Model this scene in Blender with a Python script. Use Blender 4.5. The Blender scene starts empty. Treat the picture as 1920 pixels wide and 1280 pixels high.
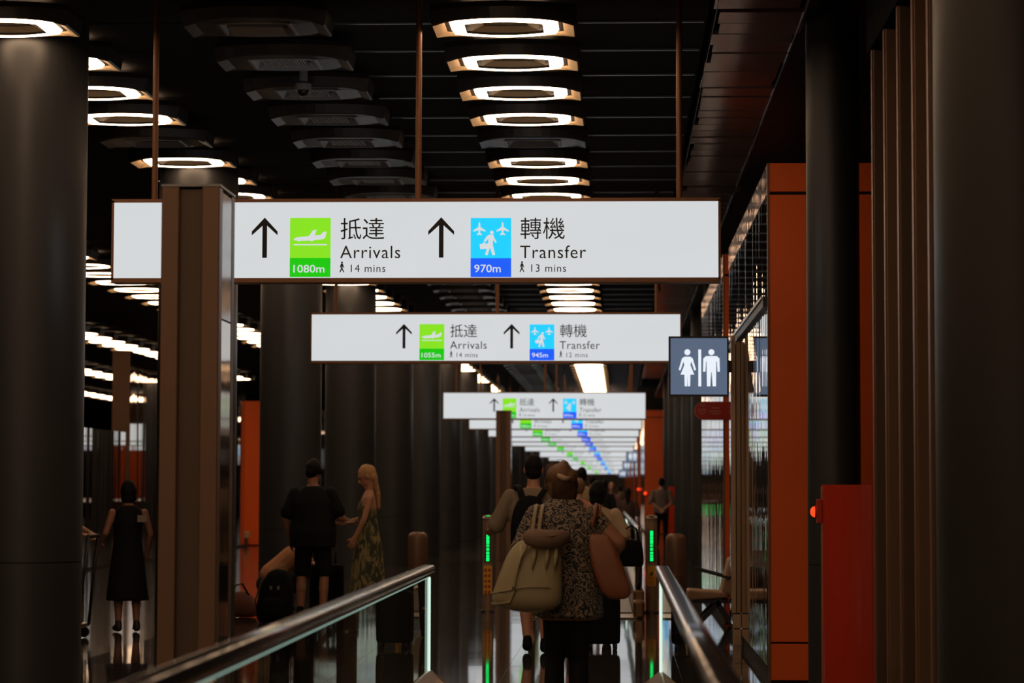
import bpy, math, random
from mathutils import Vector, Matrix, Euler
random.seed(7)
scene = bpy.context.scene
COL = scene.collection

# ------------------------------------------------------------------ camera
FPX = 4533.0                       # 85 mm on a 36 mm sensor, in pixels of a 1920 wide frame
VPX, VPY = 1162.0, 915.0           # where the corridor direction (+Y) vanishes
CAMZ = 1.45
th = math.atan((VPY - 640) / FPX)
ps = math.atan((VPX - 960) * math.cos(th) / FPX)
rl = math.radians(0.15)
fwd = Vector((-math.sin(ps) * math.cos(th), math.cos(ps) * math.cos(th), math.sin(th)))
rgt0 = Vector((math.cos(ps), math.sin(ps), 0))
up0 = rgt0.cross(fwd)
rgt = rgt0 * math.cos(rl) + up0 * math.sin(rl)
up = up0 * math.cos(rl) - rgt0 * math.sin(rl)
camd = bpy.data.cameras.new('camera')
camd.sensor_width = 36.0
camd.lens = 85.0
camd.clip_end = 800
camd.dof.use_dof = True
camd.dof.focus_distance = 17.5
camd.dof.aperture_fstop = 3.2
cam = bpy.data.objects.new('camera', camd)
COL.objects.link(cam)
R = Matrix((rgt, up, -fwd)).transposed().to_4x4()
cam.matrix_world = Matrix.Translation((0, 0, CAMZ)) @ R
scene.camera = cam

def at(px, py, Y):
    """the point at distance Y down the corridor that stands behind a pixel"""
    d = fwd + rgt * ((px - 960) / FPX) - up * ((py - 640) / FPX)
    t = Y / d.y
    return Vector((d.x * t, Y, CAMZ + d.z * t))

# ------------------------------------------------------------------ world and exposure
w = bpy.data.worlds.new('world'); scene.world = w; w.use_nodes = True
w.node_tree.nodes['Background'].inputs[0].default_value = (0.9, 0.85, 0.8, 1)
w.node_tree.nodes['Background'].inputs[1].default_value = 0.006
vs = scene.view_settings
vs.view_transform = 'Standard'; vs.look = 'None'; vs.gamma = 1.0; vs.use_curve_mapping = False
vs.exposure = 0.0
scene.cycles.max_bounces = 6
scene.cycles.diffuse_bounces = 2
scene.cycles.glossy_bounces = 4
scene.cycles.sample_clamp_indirect = 3.0

# ------------------------------------------------------------------ materials
MATS = {}
def nodes_of(m):
    m.use_nodes = True
    return m.node_tree.nodes, m.node_tree.links

def mat(name, col, rough=0.5, metal=0.0, var=0.12, scale=6.0, bump=0.0, bscale=40.0, spec=0.5, stretch=(1, 1, 1), coat=0.0):
    """principled surface whose colour and gloss wander a little with a noise"""
    if name in MATS: return MATS[name]
    m = bpy.data.materials.new(name); MATS[name] = m
    N, L = nodes_of(m); b = N['Principled BSDF']
    tc = N.new('ShaderNodeTexCoord'); mp = N.new('ShaderNodeMapping')
    mp.inputs['Scale'].default_value = stretch
    L.new(tc.outputs['Object'], mp.inputs['Vector'])
    no = N.new('ShaderNodeTexNoise'); no.inputs['Scale'].default_value = scale; no.inputs['Detail'].default_value = 4
    L.new(mp.outputs[0], no.inputs['Vector'])
    mx = N.new('ShaderNodeMix'); mx.data_type = 'RGBA'
    mx.inputs[6].default_value = (*[c * (1 - var) for c in col], 1)
    mx.inputs[7].default_value = (*[min(1, c * (1 + var)) for c in col], 1)
    L.new(no.outputs[0], mx.inputs[0]); L.new(mx.outputs[2], b.inputs['Base Color'])
    rr = N.new('ShaderNodeMapRange'); rr.inputs[3].default_value = max(0.02, rough * 0.85); rr.inputs[4].default_value = min(1, rough * 1.15)
    L.new(no.outputs[0], rr.inputs[0]); L.new(rr.outputs[0], b.inputs['Roughness'])
    b.inputs['Metallic'].default_value = metal
    b.inputs['Specular IOR Level'].default_value = spec
    b.inputs['Coat Weight'].default_value = coat
    if bump:
        n2 = N.new('ShaderNodeTexNoise'); n2.inputs['Scale'].default_value = bscale; n2.inputs['Detail'].default_value = 3
        L.new(mp.outputs[0], n2.inputs['Vector'])
        bp = N.new('ShaderNodeBump'); bp.inputs['Strength'].default_value = bump; bp.inputs['Distance'].default_value = 0.01
        L.new(n2.outputs[0], bp.inputs['Height']); L.new(bp.outputs[0], b.inputs['Normal'])
    return m

def emit(name, col, strength, base=(0.06, 0.06, 0.06)):
    if name in MATS: return MATS[name]
    m = bpy.data.materials.new(name); MATS[name] = m
    N, L = nodes_of(m); b = N['Principled BSDF']
    b.inputs['Base Color'].default_value = (*base, 1); b.inputs['Roughness'].default_value = 0.5; b.inputs['Specular IOR Level'].default_value = 0.2
    no = N.new('ShaderNodeTexNoise'); no.inputs['Scale'].default_value = 1.5
    rr = N.new('ShaderNodeMapRange'); rr.inputs[3].default_value = strength * 0.97; rr.inputs[4].default_value = strength * 1.03
    L.new(no.outputs[0], rr.inputs[0]); L.new(rr.outputs[0], b.inputs['Emission Strength'])
    b.inputs['Emission Color'].default_value = (*col, 1)
    return m

def patterned(name, dark, light, scale, kind='paisley', rough=0.8):
    if name in MATS: return MATS[name]
    m = bpy.data.materials.new(name); MATS[name] = m
    N, L = nodes_of(m); b = N['Principled BSDF']; b.inputs['Roughness'].default_value = rough
    tc = N.new('ShaderNodeTexCoord')
    if kind == 'paisley':
        no = N.new('ShaderNodeTexNoise'); no.inputs['Scale'].default_value = scale * .5; no.inputs['Detail'].default_value = 1
        L.new(tc.outputs['Object'], no.inputs['Vector'])
        ad = N.new('ShaderNodeVectorMath'); ad.operation = 'MULTIPLY_ADD'; ad.inputs[1].default_value = (.09, .09, .09)
        L.new(no.outputs['Color'], ad.inputs[0]); L.new(tc.outputs['Object'], ad.inputs[2])
        vo = N.new('ShaderNodeTexVoronoi'); vo.inputs['Scale'].default_value = scale
        L.new(ad.outputs[0], vo.inputs['Vector'])
        ml = N.new('ShaderNodeMath'); ml.operation = 'MULTIPLY'; ml.inputs[1].default_value = 15.0
        L.new(vo.outputs['Distance'], ml.inputs[0])
        sn = N.new('ShaderNodeMath'); sn.operation = 'SINE'; L.new(ml.outputs[0], sn.inputs[0])
        fac = sn.outputs[0]; lo, hi = 0.0, 0.55
    else:
        mp = N.new('ShaderNodeMapping'); mp.inputs['Scale'].default_value = (1.4, 1.4, .7); mp.inputs['Rotation'].default_value = (0.3, .7, .5)
        L.new(tc.outputs['Object'], mp.inputs['Vector'])
        wv = N.new('ShaderNodeTexNoise'); wv.inputs['Scale'].default_value = scale; wv.inputs['Detail'].default_value = 2; wv.inputs['Distortion'].default_value = 1.2
        L.new(mp.outputs[0], wv.inputs['Vector']); fac = wv.outputs[0]; lo, hi = .44, .56
    rp = N.new('ShaderNodeMapRange'); rp.inputs[1].default_value = lo; rp.inputs[2].default_value = hi
    L.new(fac, rp.inputs[0])
    mx = N.new('ShaderNodeMix'); mx.data_type = 'RGBA'; mx.inputs[6].default_value = (*dark, 1); mx.inputs[7].default_value = (*light, 1)
    L.new(rp.outputs[0], mx.inputs[0]); L.new(mx.outputs[2], b.inputs['Base Color'])
    return m

def mirror(name, col, rough, amp, along):
    """polished cladding with soft upright ripples"""
    m = bpy.data.materials.new(name); MATS[name] = m
    N, L = nodes_of(m); b = N['Principled BSDF']
    b.inputs['Base Color'].default_value = (*col, 1); b.inputs['Metallic'].default_value = 1.0; b.inputs['Roughness'].default_value = rough
    tc = N.new('ShaderNodeTexCoord'); mp = N.new('ShaderNodeMapping'); mp.inputs['Scale'].default_value = along
    L.new(tc.outputs['Object'], mp.inputs['Vector'])
    no = N.new('ShaderNodeTexNoise'); no.inputs['Scale'].default_value = 3.0; no.inputs['Detail'].default_value = 2
    L.new(mp.outputs[0], no.inputs['Vector'])
    bp = N.new('ShaderNodeBump'); bp.inputs['Strength'].default_value = amp; bp.inputs['Distance'].default_value = 0.02
    L.new(no.outputs[0], bp.inputs['Height']); L.new(bp.outputs[0], b.inputs['Normal'])
    return m

def glass(name, tint, blend=0.12, gtint=(.9, .95, .9)):
    m = bpy.data.materials.new(name); MATS[name] = m
    N, L = nodes_of(m); N.remove(N['Principled BSDF'])
    out = [n for n in N if n.type == 'OUTPUT_MATERIAL'][0]
    tr = N.new('ShaderNodeBsdfTransparent'); tr.inputs[0].default_value = (*tint, 1)
    gl = N.new('ShaderNodeBsdfGlossy'); gl.inputs['Roughness'].default_value = 0.0; gl.inputs[0].default_value = (*gtint, 1)
    fr = N.new('ShaderNodeFresnel'); fr.inputs[0].default_value = 1.5
    ge = N.new('ShaderNodeNewGeometry'); su = N.new('ShaderNodeMath'); su.operation = 'SUBTRACT'; su.inputs[0].default_value = 1.0
    ml = N.new('ShaderNodeMath'); ml.operation = 'MULTIPLY'      # thin glass: one reflection, at the outer face
    L.new(ge.outputs['Backfacing'], su.inputs[1]); L.new(fr.outputs[0], ml.inputs[0]); L.new(su.outputs[0], ml.inputs[1])
    mx = N.new('ShaderNodeMixShader')
    L.new(ml.outputs[0], mx.inputs[0]); L.new(tr.outputs[0], mx.inputs[1]); L.new(gl.outputs[0], mx.inputs[2])
    L.new(mx.outputs[0], out.inputs[0])
    return m

M_black = mat('black_ceiling', (.010, .0098, .0095), .9, spec=.03)
M_ceil = mat('ceiling_panel', (.04, .038, .036), .95, spec=.03)
M_alu = mat('aluminium_strip', (.5, .52, .58), .35, .8)
M_copper = mat('bronze_metal', (.24, .105, .05), .42, .35)
M_brown = mat('brown_metal', (.20, .11, .065), .42, .3)
M_brownd = mat('dark_brown_metal', (.11, .066, .042), .45, .3)
M_col = mat('column_metal', (.042, .043, .045), .42, .2, var=.06, scale=2)
M_orange = mat('orange_panel', (.95, .135, .012), .45, 0, var=.04, scale=1.5, spec=.4)
M_red = mat('red_lacquer', (.55, .04, .013), .25, 0, var=.04, scale=2)
M_joint = mat('joint_black', (.008, .008, .008), .7)
M_floor = mat('granite_floor', (.040, .034, .032), .10, 0, var=.25, scale=60, spec=.9)
M_tile = mat('granite_tile', (.050, .042, .041), .05, 0, var=.25, scale=60, spec=.9, bump=.02, bscale=5)
M_mir = mirror('rippled_mirror', (.58, .50, .43), .02, .30, (1, 1.1, .05))
M_mirl = mirror('rippled_mirror_dim', (.55, .48, .42), .02, .12, (1, 1.0, .04))
M_soff = mat('soffit_metal', (.46, .30, .24), .2, .6, var=.06, scale=3, bump=.12, bscale=1.2)
M_glass = glass('balustrade_glass', (.72, .76, .72))
M_rub = mat('handrail_rubber', (.035, .03, .032), .18, 0, var=.1, coat=.3)
M_steel = mat('brushed_steel', (.34, .28, .22), .3, .9, stretch=(1, 1, 20), scale=10)
M_white = emit('sign_light_panel', (.935, .975, 1.0), .69)
M_ring = emit('ring_light_diffuser', (1.0, .66, .41), 14.0)
M_led = emit('balustrade_led', (.78, 1.0, .88), .95)
M_ledtop = emit('balustrade_led_top', (.62, .95, .80), .55)
M_green1 = emit('lime_backlit', (.235, .76, .012), 1.0)
M_green2 = emit('green_backlit', (.0, .56, .0), 1.0)
M_cyan = emit('cyan_backlit', (.0, .62, 1.0), 1.0)
M_blue = emit('blue_backlit', (.0, .11, 1.0), .95)
M_ink = mat('sign_ink', (.012, .012, .016), .6)
M_inkgrey = mat('sign_ink_grey', (.05, .05, .055), .6)
M_pict = emit('pictogram_white', (.93, .975, 1.0), .72)
M_slate = emit('slate_backlit', (.21, .30, .47), .42)
M_slatew = emit('slate_pictogram', (.86, .92, 1.0), .95)
M_frame = mat('black_frame', (.014, .012, .016), .45)
M_lip = mat('fixture_lip', (.62, .45, .27), .5)
M_shell = mat('fixture_shell', (.055, .046, .04), .35, .2)
M_shelld = mat('fixture_trim', (.03, .022, .016), .5)
M_refl = mat('fixture_reflector', (.40, .31, .2), .5, .1)
M_greyfr = mat('vent_frame', (.34, .34, .35), .4)
M_glassd = mat('fixture_centre', (.012, .011, .012), .2)
M_ledg = emit('green_matrix', (.0, 1.0, .16), 1.4, (.02, .02, .02))
M_lamp = emit('red_lamp', (1.0, .055, .01), 1.6, (.5, .02, .01))
M_yel = mat('yellow_notice', (.95, .46, .03), .5)
M_yelr = mat('notice_red', (.5, .05, .01), .5)
M_bol = mat('bollard_bronze', (.34, .22, .14), .42, .25, stretch=(1, 1, 20), scale=10)
M_post = mat('beige_post', (.40, .27, .17), .4, .2)

# ------------------------------------------------------------------ mesh helpers
class MB:
    def __init__(s): s.v = []; s.f = []
    def add(s, vs, fs):
        o = len(s.v); s.v += [tuple(p) for p in vs]; s.f += [tuple(i + o for i in q) for q in fs]; return s
    def box(s, x0, x1, y0, y1, z0, z1):
        return s.add([(x0, y0, z0), (x1, y0, z0), (x1, y1, z0), (x0, y1, z0), (x0, y0, z1), (x1, y0, z1), (x1, y1, z1), (x0, y1, z1)],
                     [(0, 3, 2, 1), (4, 5, 6, 7), (0, 1, 5, 4), (1, 2, 6, 5), (2, 3, 7, 6), (3, 0, 4, 7)])
    def bar(s, p0, p1, wx, wz):
        """rectangular bar between two points"""
        p0 = Vector(p0); p1 = Vector(p1); d = (p1 - p0).normalized()
        a = d.cross(Vector((0, 0, 1)))
        a = Vector((1, 0, 0)) if a.length < 1e-4 else a.normalized()
        b = a.cross(d)
        vs = []
        for p in (p0, p1):
            for sa, sb in ((-1, -1), (1, -1), (1, 1), (-1, 1)): vs.append(p + a * sa * wx / 2 + b * sb * wz / 2)
        return s.add(vs, [(0, 1, 2, 3), (7, 6, 5, 4), (0, 4, 5, 1), (1, 5, 6, 2), (2, 6, 7, 3), (3, 7, 4, 0)])
    def loft(s, rings, caps=True):
        n = len(rings[0]); vs = [p for r in rings for p in r]; fs = []
        for i in range(len(rings) - 1):
            for j in range(n):
                k = (j + 1) % n
                fs.append((i * n + j, i * n + k, (i + 1) * n + k, (i + 1) * n + j))
        if caps:
            fs.append(tuple(range(n - 1, -1, -1))); fs.append(tuple((len(rings) - 1) * n + j for j in range(n)))
        return s.add(vs, fs)
    def cyl(s, p0, p1, r0, r1=None, n=20, caps=True):
        k = len(s.v)
        s.tube([p0, p1], [r0, r0 if r1 is None else r1], n, False)
        if caps:
            a = s.v[k:k + n]; b = s.v[k + n:k + 2 * n]
            s.add(a, [tuple(range(n - 1, -1, -1))]); s.add(b, [tuple(range(n))])
        return s
    def tube(s, pts, r, n=10, caps=True, flat=1.0):
        pts = [Vector(p) for p in pts]
        if not isinstance(r, (list, tuple)): r = [r] * len(pts)
        rings = []; a = None
        for i, p in enumerate(pts):
            t = (pts[min(i + 1, len(pts) - 1)] - pts[max(i - 1, 0)]).normalized()
            if a is None:
                a = t.cross(Vector((0, 0, 1)))
                if a.length < 1e-3: a = Vector((1, 0, 0))
            a = (a - t * a.dot(t)).normalized(); b = t.cross(a)
            rings.append([p + (a * math.cos(q) + b * math.sin(q) * flat) * r[i] for q in [2 * math.pi * j / n for j in range(n)]])
        return s.loft(rings, caps)
    def cap(s, p0, p1, r0, r1, n=12):
        """tapered capsule"""
        p0 = Vector(p0); p1 = Vector(p1); d = p1 - p0; l = max(d.length, 1e-5); t = d / l
        pts = []; rr = []
        for q in (-88, -60, -30, 0): pts.append(p0 + t * r0 * math.sin(math.radians(q))); rr.append(r0 * math.cos(math.radians(q)))
        for q in (0, 30, 60, 88): pts.append(p1 + t * r1 * math.sin(math.radians(q))); rr.append(r1 * math.cos(math.radians(q)))
        if l < 1e-4: pts = pts[:4] + pts[5:]; rr = rr[:4] + rr[5:]
        return s.tube(pts, rr, n)
    def ell(s, c, r, rot=None, n=16, m=10):
        c = Vector(c); rings = []
        for i in range(m + 1):
            a = math.pi * (i / m - .5); a = max(-1.5, min(1.5, a))
            ring = []
            for j in range(n):
                q = 2 * math.pi * j / n
                p = Vector((r[0] * math.cos(a) * math.cos(q), r[1] * math.cos(a) * math.sin(q), r[2] * math.sin(a)))
                if rot is not None: p = rot @ p
                ring.append(c + p)
            rings.append(ring)
        return s.loft(rings)
    def poly(s, pts, y0, y1):
        """outline in x,z pushed through from y0 (front) to y1"""
        n = len(pts)
        ar = sum(pts[i][0] * pts[(i + 1) % n][1] - pts[(i + 1) % n][0] * pts[i][1] for i in range(n))
        if ar < 0: pts = pts[::-1]
        vs = [(x, y0, z) for x, z in pts] + [(x, y1, z) for x, z in pts]
        fs = [tuple(range(n)), tuple(range(2 * n - 1, n - 1, -1))]
        fs += [(i, n + i, n + (i + 1) % n, (i + 1) % n) for i in range(n)]
        return s.add(vs, fs)

def link(o, parent=None):
    COL.objects.link(o)
    if parent is not None: o.parent = parent
    return o

def mesh_of(name, mb, material, smooth=False):
    me = bpy.data.meshes.new(name); me.from_pydata(mb.v, [], mb.f); me.validate(); me.update()
    if material is not None: me.materials.append(material)
    if smooth: me.polygons.foreach_set('use_smooth', [True] * len(me.polygons))
    return me

def obj(name, mb, material, parent=None, smooth=False, bevel=0, remesh=0, smoothit=0, loc=None, sub=0):
    me = mb if isinstance(mb, bpy.types.Mesh) else mesh_of(name, mb, material, smooth)
    o = link(bpy.data.objects.new(name, me), parent)
    if loc is not None: o.location = loc
    if bevel:
        b = o.modifiers.new('bevel', 'BEVEL'); b.width = bevel; b.segments = 2; b.limit_method = 'ANGLE'
    if remesh:
        r = o.modifiers.new('remesh', 'REMESH'); r.mode = 'VOXEL'; r.voxel_size = remesh; r.use_smooth_shade = True
        if smoothit:
            c = o.modifiers.new('smooth', 'SMOOTH'); c.iterations = smoothit; c.factor = .5
    if sub:
        s_ = o.modifiers.new('sub', 'SUBSURF'); s_.levels = sub; s_.render_levels = sub
    return o

def thing(name, label, cat, loc=(0, 0, 0), rz=0.0, group=None):
    o = bpy.data.objects.new(name, None); COL.objects.link(o)
    o.empty_display_size = .1
    o.location = loc; o.rotation_euler = (0, 0, rz)
    return tag(o, label, cat, group)

def tag(o, label, cat, group=None):
    o['label'] = label; o['category'] = cat
    if group: o['group'] = group
    return o

def struct(name, mb=None, material=None, loc=None, **k):
    if mb is None:
        o = bpy.data.objects.new(name, None); COL.objects.link(o)
        if loc is not None: o.location = loc
    else: o = obj(name, mb, material, loc=loc, **k)
    o['kind'] = 'structure'
    return o

def copy_tree(o, parent=None):
    c = o.copy(); COL.objects.link(c); c.parent = parent
    for ch in list(o.children): copy_tree(ch, c)
    return c

def text_mb(s, x, z, width=None, height=None, bold=0.0, spacing=1.0, y=0.0, y2=.002):
    """lettering as mesh: its left foot at (x, z), as wide or high as asked"""
    cu = bpy.data.curves.new('txt', 'FONT'); cu.body = s; cu.size = 1.0; cu.space_character = spacing; cu.offset = bold; cu.resolution_u = 3
    o = bpy.data.objects.new('txt', cu); COL.objects.link(o)
    bpy.context.view_layer.update()
    dg = bpy.context.evaluated_depsgraph_get()
    me = bpy.data.meshes.new_from_object(o.evaluated_get(dg))
    xs = [v.co.x for v in me.vertices]; zs = [v.co.y for v in me.vertices]
    mb = MB()
    if xs:
        w = max(xs) - min(xs); h = max(zs) - min(zs)
        sx = (width / w) if width else height / h
        sz = (height / h) if height else sx
        mb.add([(x + (v.co.x - min(xs)) * sx, y, z + (v.co.y - min(zs)) * sz) for v in me.vertices], [tuple(p.vertices) for p in me.polygons])
    bpy.data.objects.remove(o); bpy.data.curves.remove(cu); bpy.data.meshes.remove(me)
    return mb

def ordinal(n):
    u = ['', 'first', 'second', 'third', 'fourth', 'fifth', 'sixth', 'seventh', 'eighth', 'ninth']
    if n <= 20: return ORD[n - 1]
    tens = {2: ('twenty', 'twentieth'), 3: ('thirty', 'thirtieth'), 4: ('forty', 'fortieth'), 5: ('fifty', 'fiftieth'), 6: ('sixty', 'sixtieth')}[n // 10]
    return tens[1] if n % 10 == 0 else tens[0] + '-' + u[n % 10]
ORD = ['first', 'second', 'third', 'fourth', 'fifth', 'sixth', 'seventh', 'eighth', 'ninth', 'tenth', 'eleventh', 'twelfth', 'thirteenth',
       'fourteenth', 'fifteenth', 'sixteenth', 'seventeenth', 'eighteenth', 'nineteenth', 'twentieth']

# ================================================================== the setting
floor = struct('floor', MB().box(-34, 6, -34, 270, -.3, -.006), M_floor)
TS = .9
tile_me = []
for q in range(3):
    m = MB().box(-TS / 2 + .0015, TS / 2 - .0015, -TS / 2 + .0015, TS / 2 - .0015, -.02, 0)
    tile_me.append(mesh_of('tile', m, M_tile))
for j in range(43):
    for i in range(7):
        o = obj('tile', tile_me[(i + j) % 3], None, floor)
        o.location = (-4.05 + i * TS, 10.4 + j * TS, random.uniform(-.0006, .0002))
        o.rotation_euler = (math.radians(random.gauss(0, .06)), math.radians(random.gauss(0, .02)), 0)

ceiling = struct('ceiling', MB().box(-34, 6, -34, 270, 5.05, 5.3), M_black)
ST = 1.133
pan_me = mesh_of('ceiling_panel', MB().box(-24, .64, .02, ST - .02, 4.87, 4.9), M_ceil)
stp_me = mesh_of('ceiling_strip', MB().box(-2.1, .62, -.012, .012, 4.852, 4.866), M_alu)
for k in range(-6, 62):
    obj('ceiling_panel', pan_me, None, ceiling, loc=(0, 17.55 + k * ST, 0))
    if k >= -3: obj('ceiling_strip', stp_me, None, ceiling, loc=(0, 17.55 + k * ST, 0))
# copper soffit over the right side
SP = .415
sof_me = [mesh_of('soffit_plank', MB().box(.70, 1.30, .007, SP - .007, 4.82, 4.85), M_soff) for q in range(2)]
for k in range(150):
    o = obj('soffit_plank', sof_me[k % 2], None, ceiling, loc=(random.uniform(-.004, .004), 12.0 + k * SP, random.uniform(0, .004)))
    o.rotation_euler = (math.radians(random.gauss(0, .35)), math.radians(random.gauss(0, .25)), 0)
obj('soffit_edge', MB().box(1.303, 1.312, 10, 80, 4.805, 4.84), M_alu, ceiling)
obj('soffit_fascia', MB().box(.685, .692, 10, 80, 4.825, 4.9), M_shell, ceiling)
obj('ceiling_border', MB().box(1.315, 5, 6, 90, 4.84, 4.88), mat('dark_gloss_ceiling', (.012, .011, .011), .3), ceiling)
struct('wall_end', MB().box(-34, 6, 258, 259, 0, 5.3), mat('end_wall', (.62, .55, .46), .8))
struct('wall_left', MB().box(-33, -32.5, -34, 260, 0, 5.3), mat('far_left_wall', (.008, .007, .006), .9, spec=.05))

# ---- orange blocks with mirrored flanks along the right side
def block(Y0, Y1, X0, X1, ztop, top_z=None, mirror_mat=None, front=True, n_side=5):
    w_ = struct('wall_right', MB().box(X0 + .03, X1, Y0 + .04, Y1, 0, ztop - .02), M_joint)
    top_z = top_z or ztop - .23
    for z0, z1 in ((.012, .285), (.30, top_z - .012), (top_z + .012, ztop)):
        obj('orange_panel', MB().box(X0 + .012, X1, Y0, Y0 + .05, z0, z1), M_orange, w_, bevel=.003)
    dy = (Y1 - Y0 - .06) / n_side
    for k in range(n_side):
        a = Y0 + .055 + k * dy
        obj('mirror_panel', MB().box(X0, X0 + .04, a + .003, a + dy - .003, .10, top_z - .008), mirror_mat or M_mir, w_)
        obj('mirror_header', MB().box(X0, X0 + .04, a + .003, a + dy - .003, top_z + .008, ztop), M_soffm, w_)
    obj('corner_trim', MB().box(X0 - .004, X0 + .012, Y0 - .004, Y0 + .05, .01, ztop), M_copper, w_)
    obj('plinth', MB().box(X0 + .015, X1, Y0 + .03, Y1, 0, .10), M_joint, w_)
    return w_
M_soffm = mirror('rippled_copper_mirror', (.60, .36, .25), .08, .5, (1, 5.0, .3))
block(18.4, 25.0, 1.13, 3.2, 3.93)
block(26.3, 33.3, 1.13, 3.2, 4.00)
for k, (a, b, x) in enumerate(((78, 92, .80), (97, 112, .72), (117, 135, .66), (140, 165, .6), (170, 205, .55), (210, 250, .5))):
    block(a, b, x, 3.2, 3.97, n_side=3)
struct('wall_right_back', MB().box(3.3, 3.5, -34, 260, 0, 5.1), M_black)
# recess between the first two blocks
struct('wall_recess', MB().box(1.9, 2.0, 25.0, 26.3, 0, 4.0), M_brownd)

# ---- louvred wall near the camera on the right
lou = struct('wall_louvre', MB().box(1.95, 2.05, 11.6, 15.4, 0, 4.3), M_joint)
for k, Y in enumerate((15.2, 14.5, 13.8, 13.1, 12.45)):
    obj('louvre_fin', MB().box(1.60, 1.95, Y, Y + .09, 0.02, 4.22), M_brown if k % 2 else M_brownd, lou, bevel=.006)
    obj('fin_edge', MB().box(1.592, 1.602, Y + .01, Y + .08, .02, 4.22), M_copper, lou)
obj('louvre_head', MB().box(1.58, 2.6, 11.2, 15.4, 4.22, 4.72), M_black, lou)

# ---- blocks on the far left side of the hall
def lblock(Y0, Y1, X1, X0, ztop, face, mir, n):
    w_ = struct('wall_far_left', MB().box(X0, X1 - .03, Y0 + .03, Y1, 0, ztop - .02), M_joint)
    obj('front_panel', MB().box(X0, X1 - .01, Y0, Y0 + .05, .02, ztop), face, w_, bevel=.004)
    dy = (Y1 - Y0) / n
    for k in range(n):
        obj('mirror_panel', MB().box(X1 - .04, X1, Y0 + k * dy + .004, Y0 + (k + 1) * dy - .004, .05, ztop), mir, w_)
    return w_
lblock(34, 45.0, -9.25, -12, 2.48, M_brown, M_mirl, 10)
lblock(45.4, 59.5, -9.25, -9.6, 4.02, M_brown, M_mirl, 10)
lblock(60.5, 74, -8.98, -12, 3.62, M_orange, M_mirl, 6)
lblock(76, 110, -9.1, -12, 3.9, M_brownd, M_mirl, 8)

# ================================================================== columns
def column_mb(r, z0, z1, n=40):
    return MB().cyl((0, 0, z0), (0, 0, z1), r, n=n)
cu_me = mesh_of('upper_shaft', column_mb(.40, .918, 5.05), M_col, True)
cl_me = mesh_of('lower_shaft', column_mb(.40, 0, .910), M_col, True)
cj_me = mesh_of('joint', column_mb(.392, .905, .925), M_joint, True)
def flat_caps(me):
    for p in me.polygons:
        if len(p.vertices) > 4: p.use_smooth = False
for me in (cu_me, cl_me, cj_me): flat_caps(me)
lab = ['nearest wide dark round column, cut off at the left edge', 'wide dark round column half hidden behind the tall bronze totem',
       'wide dark round column behind the man in black shorts', 'wide dark round column under the left end of the second sign']
for k in range(18):
    l = lab[k] if k < 4 else ('wide dark round column, %s in the row left of the walkway' % ORD[k] if k < 8 else 'far wide dark round column in the row left of the walkway')
    t = thing('round_column', l, 'column', (-4.28, 17.35 + 7 * k, 0), group='wide columns left of the walkway')
    obj('upper_shaft', cu_me, None, t); obj('lower_shaft', cl_me, None, t); obj('joint', cj_me, None, t)
su_me = mesh_of('upper_shaft', column_mb(.19, .918, 4.86), M_col, True)
sl_me = mesh_of('lower_shaft', column_mb(.19, 0, .910), M_col, True)
sj_me = mesh_of('joint', column_mb(.184, .905, .925), M_joint, True)
for me in (su_me, sl_me, sj_me): flat_caps(me)
for k, Y in enumerate((17.35, 38.35, 45.35, 52.35, 59.35, 67.0, 74.0)):
    l = 'slim dark round column in front of the nearest orange wall' if k == 0 else 'slim dark round column, %s beyond the first-aid sign on the right' % ORD[k - 1]
    t = thing('slim_column', l, 'column', (1.53, Y, 0), group='slim columns on the right')
    obj('upper_shaft', su_me, None, t); obj('lower_shaft', sl_me, None, t); obj('joint', sj_me, None, t)
M_rcol = mat('near_column_brown', (.03, .026, .022), .45, .2, var=.06, scale=2)
t = thing('round_column', 'wide dark column cut off by the right edge of the view', 'column', (1.83, 11.0, 0))
o = obj('upper_shaft', mesh_of('upper_shaft', column_mb(.40, .5, 4.86), M_rcol, True), None, t)
o = obj('lower_shaft', mesh_of('lower_shaft', column_mb(.40, 0, .492), M_rcol, True), None, t)

# ================================================================== ceiling fixtures
def outline(a, b, z, c=.40, dz=0.0, n=12):
    pts = []
    for i in range(n + 1):
        u = -1 + 2 * i / n; pts.append((a * u, -b * (1 - c * u * u), z + dz * abs(u) ** 5))
    for i in range(n + 1):
        u = 1 - 2 * i / n; pts.append((a * u, b * (1 - c * u * u), z + dz * abs(u) ** 5))
    return pts
def bands(layers, cap=False):
    mb = MB(); mb.loft([outline(*l) for l in layers], caps=False)
    if cap:
        n = len(outline(*layers[-1])); o = len(mb.v) - n
        mb.f.append(tuple(range(o, o + n)))
    return mb
def solid(layers):
    return MB().loft([outline(*l) for l in layers], caps=True)
fx = {}
fx['housing'] = mesh_of('housing', bands([(.30, .25, .12), (.50, .36, .12), (.51, .37, .08), (.495, .355, .005, .4, -.022), (.485, .345, 0, .4, -.028)]), M_shell)
fx['lip'] = mesh_of('lip', bands([(.485, .345, 0, .4, -.028), (.41, .33, .014, .4, 0)]), M_lip)
fx['trim'] = mesh_of('trim', bands([(.41, .33, .014), (.378, .318, .014), (.375, .316, .02)]), M_shelld)
fx['light_ring'] = mesh_of('light_ring', bands([(.375, .316, .02), (.355, .305, -.010), (.275, .258, -.010, .32), (.272, .256, -.004, .32)]), M_ring)
fx['inner_frame'] = mesh_of('inner_frame', bands([(.272, .256, -.004, .32), (.268, .254, .012, .3), (.24, .240, .012, .24)]), M_shelld)
fx['reflector'] = mesh_of('reflector', bands([(.24, .240, .012, .24), (.155, .236, .055, .1)]), M_refl)
fx['centre_panel'] = mesh_of('centre_panel', bands([(.155, .236, .055, .1), (.15, .23, .055, .1)], True), M_glassd)
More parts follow.
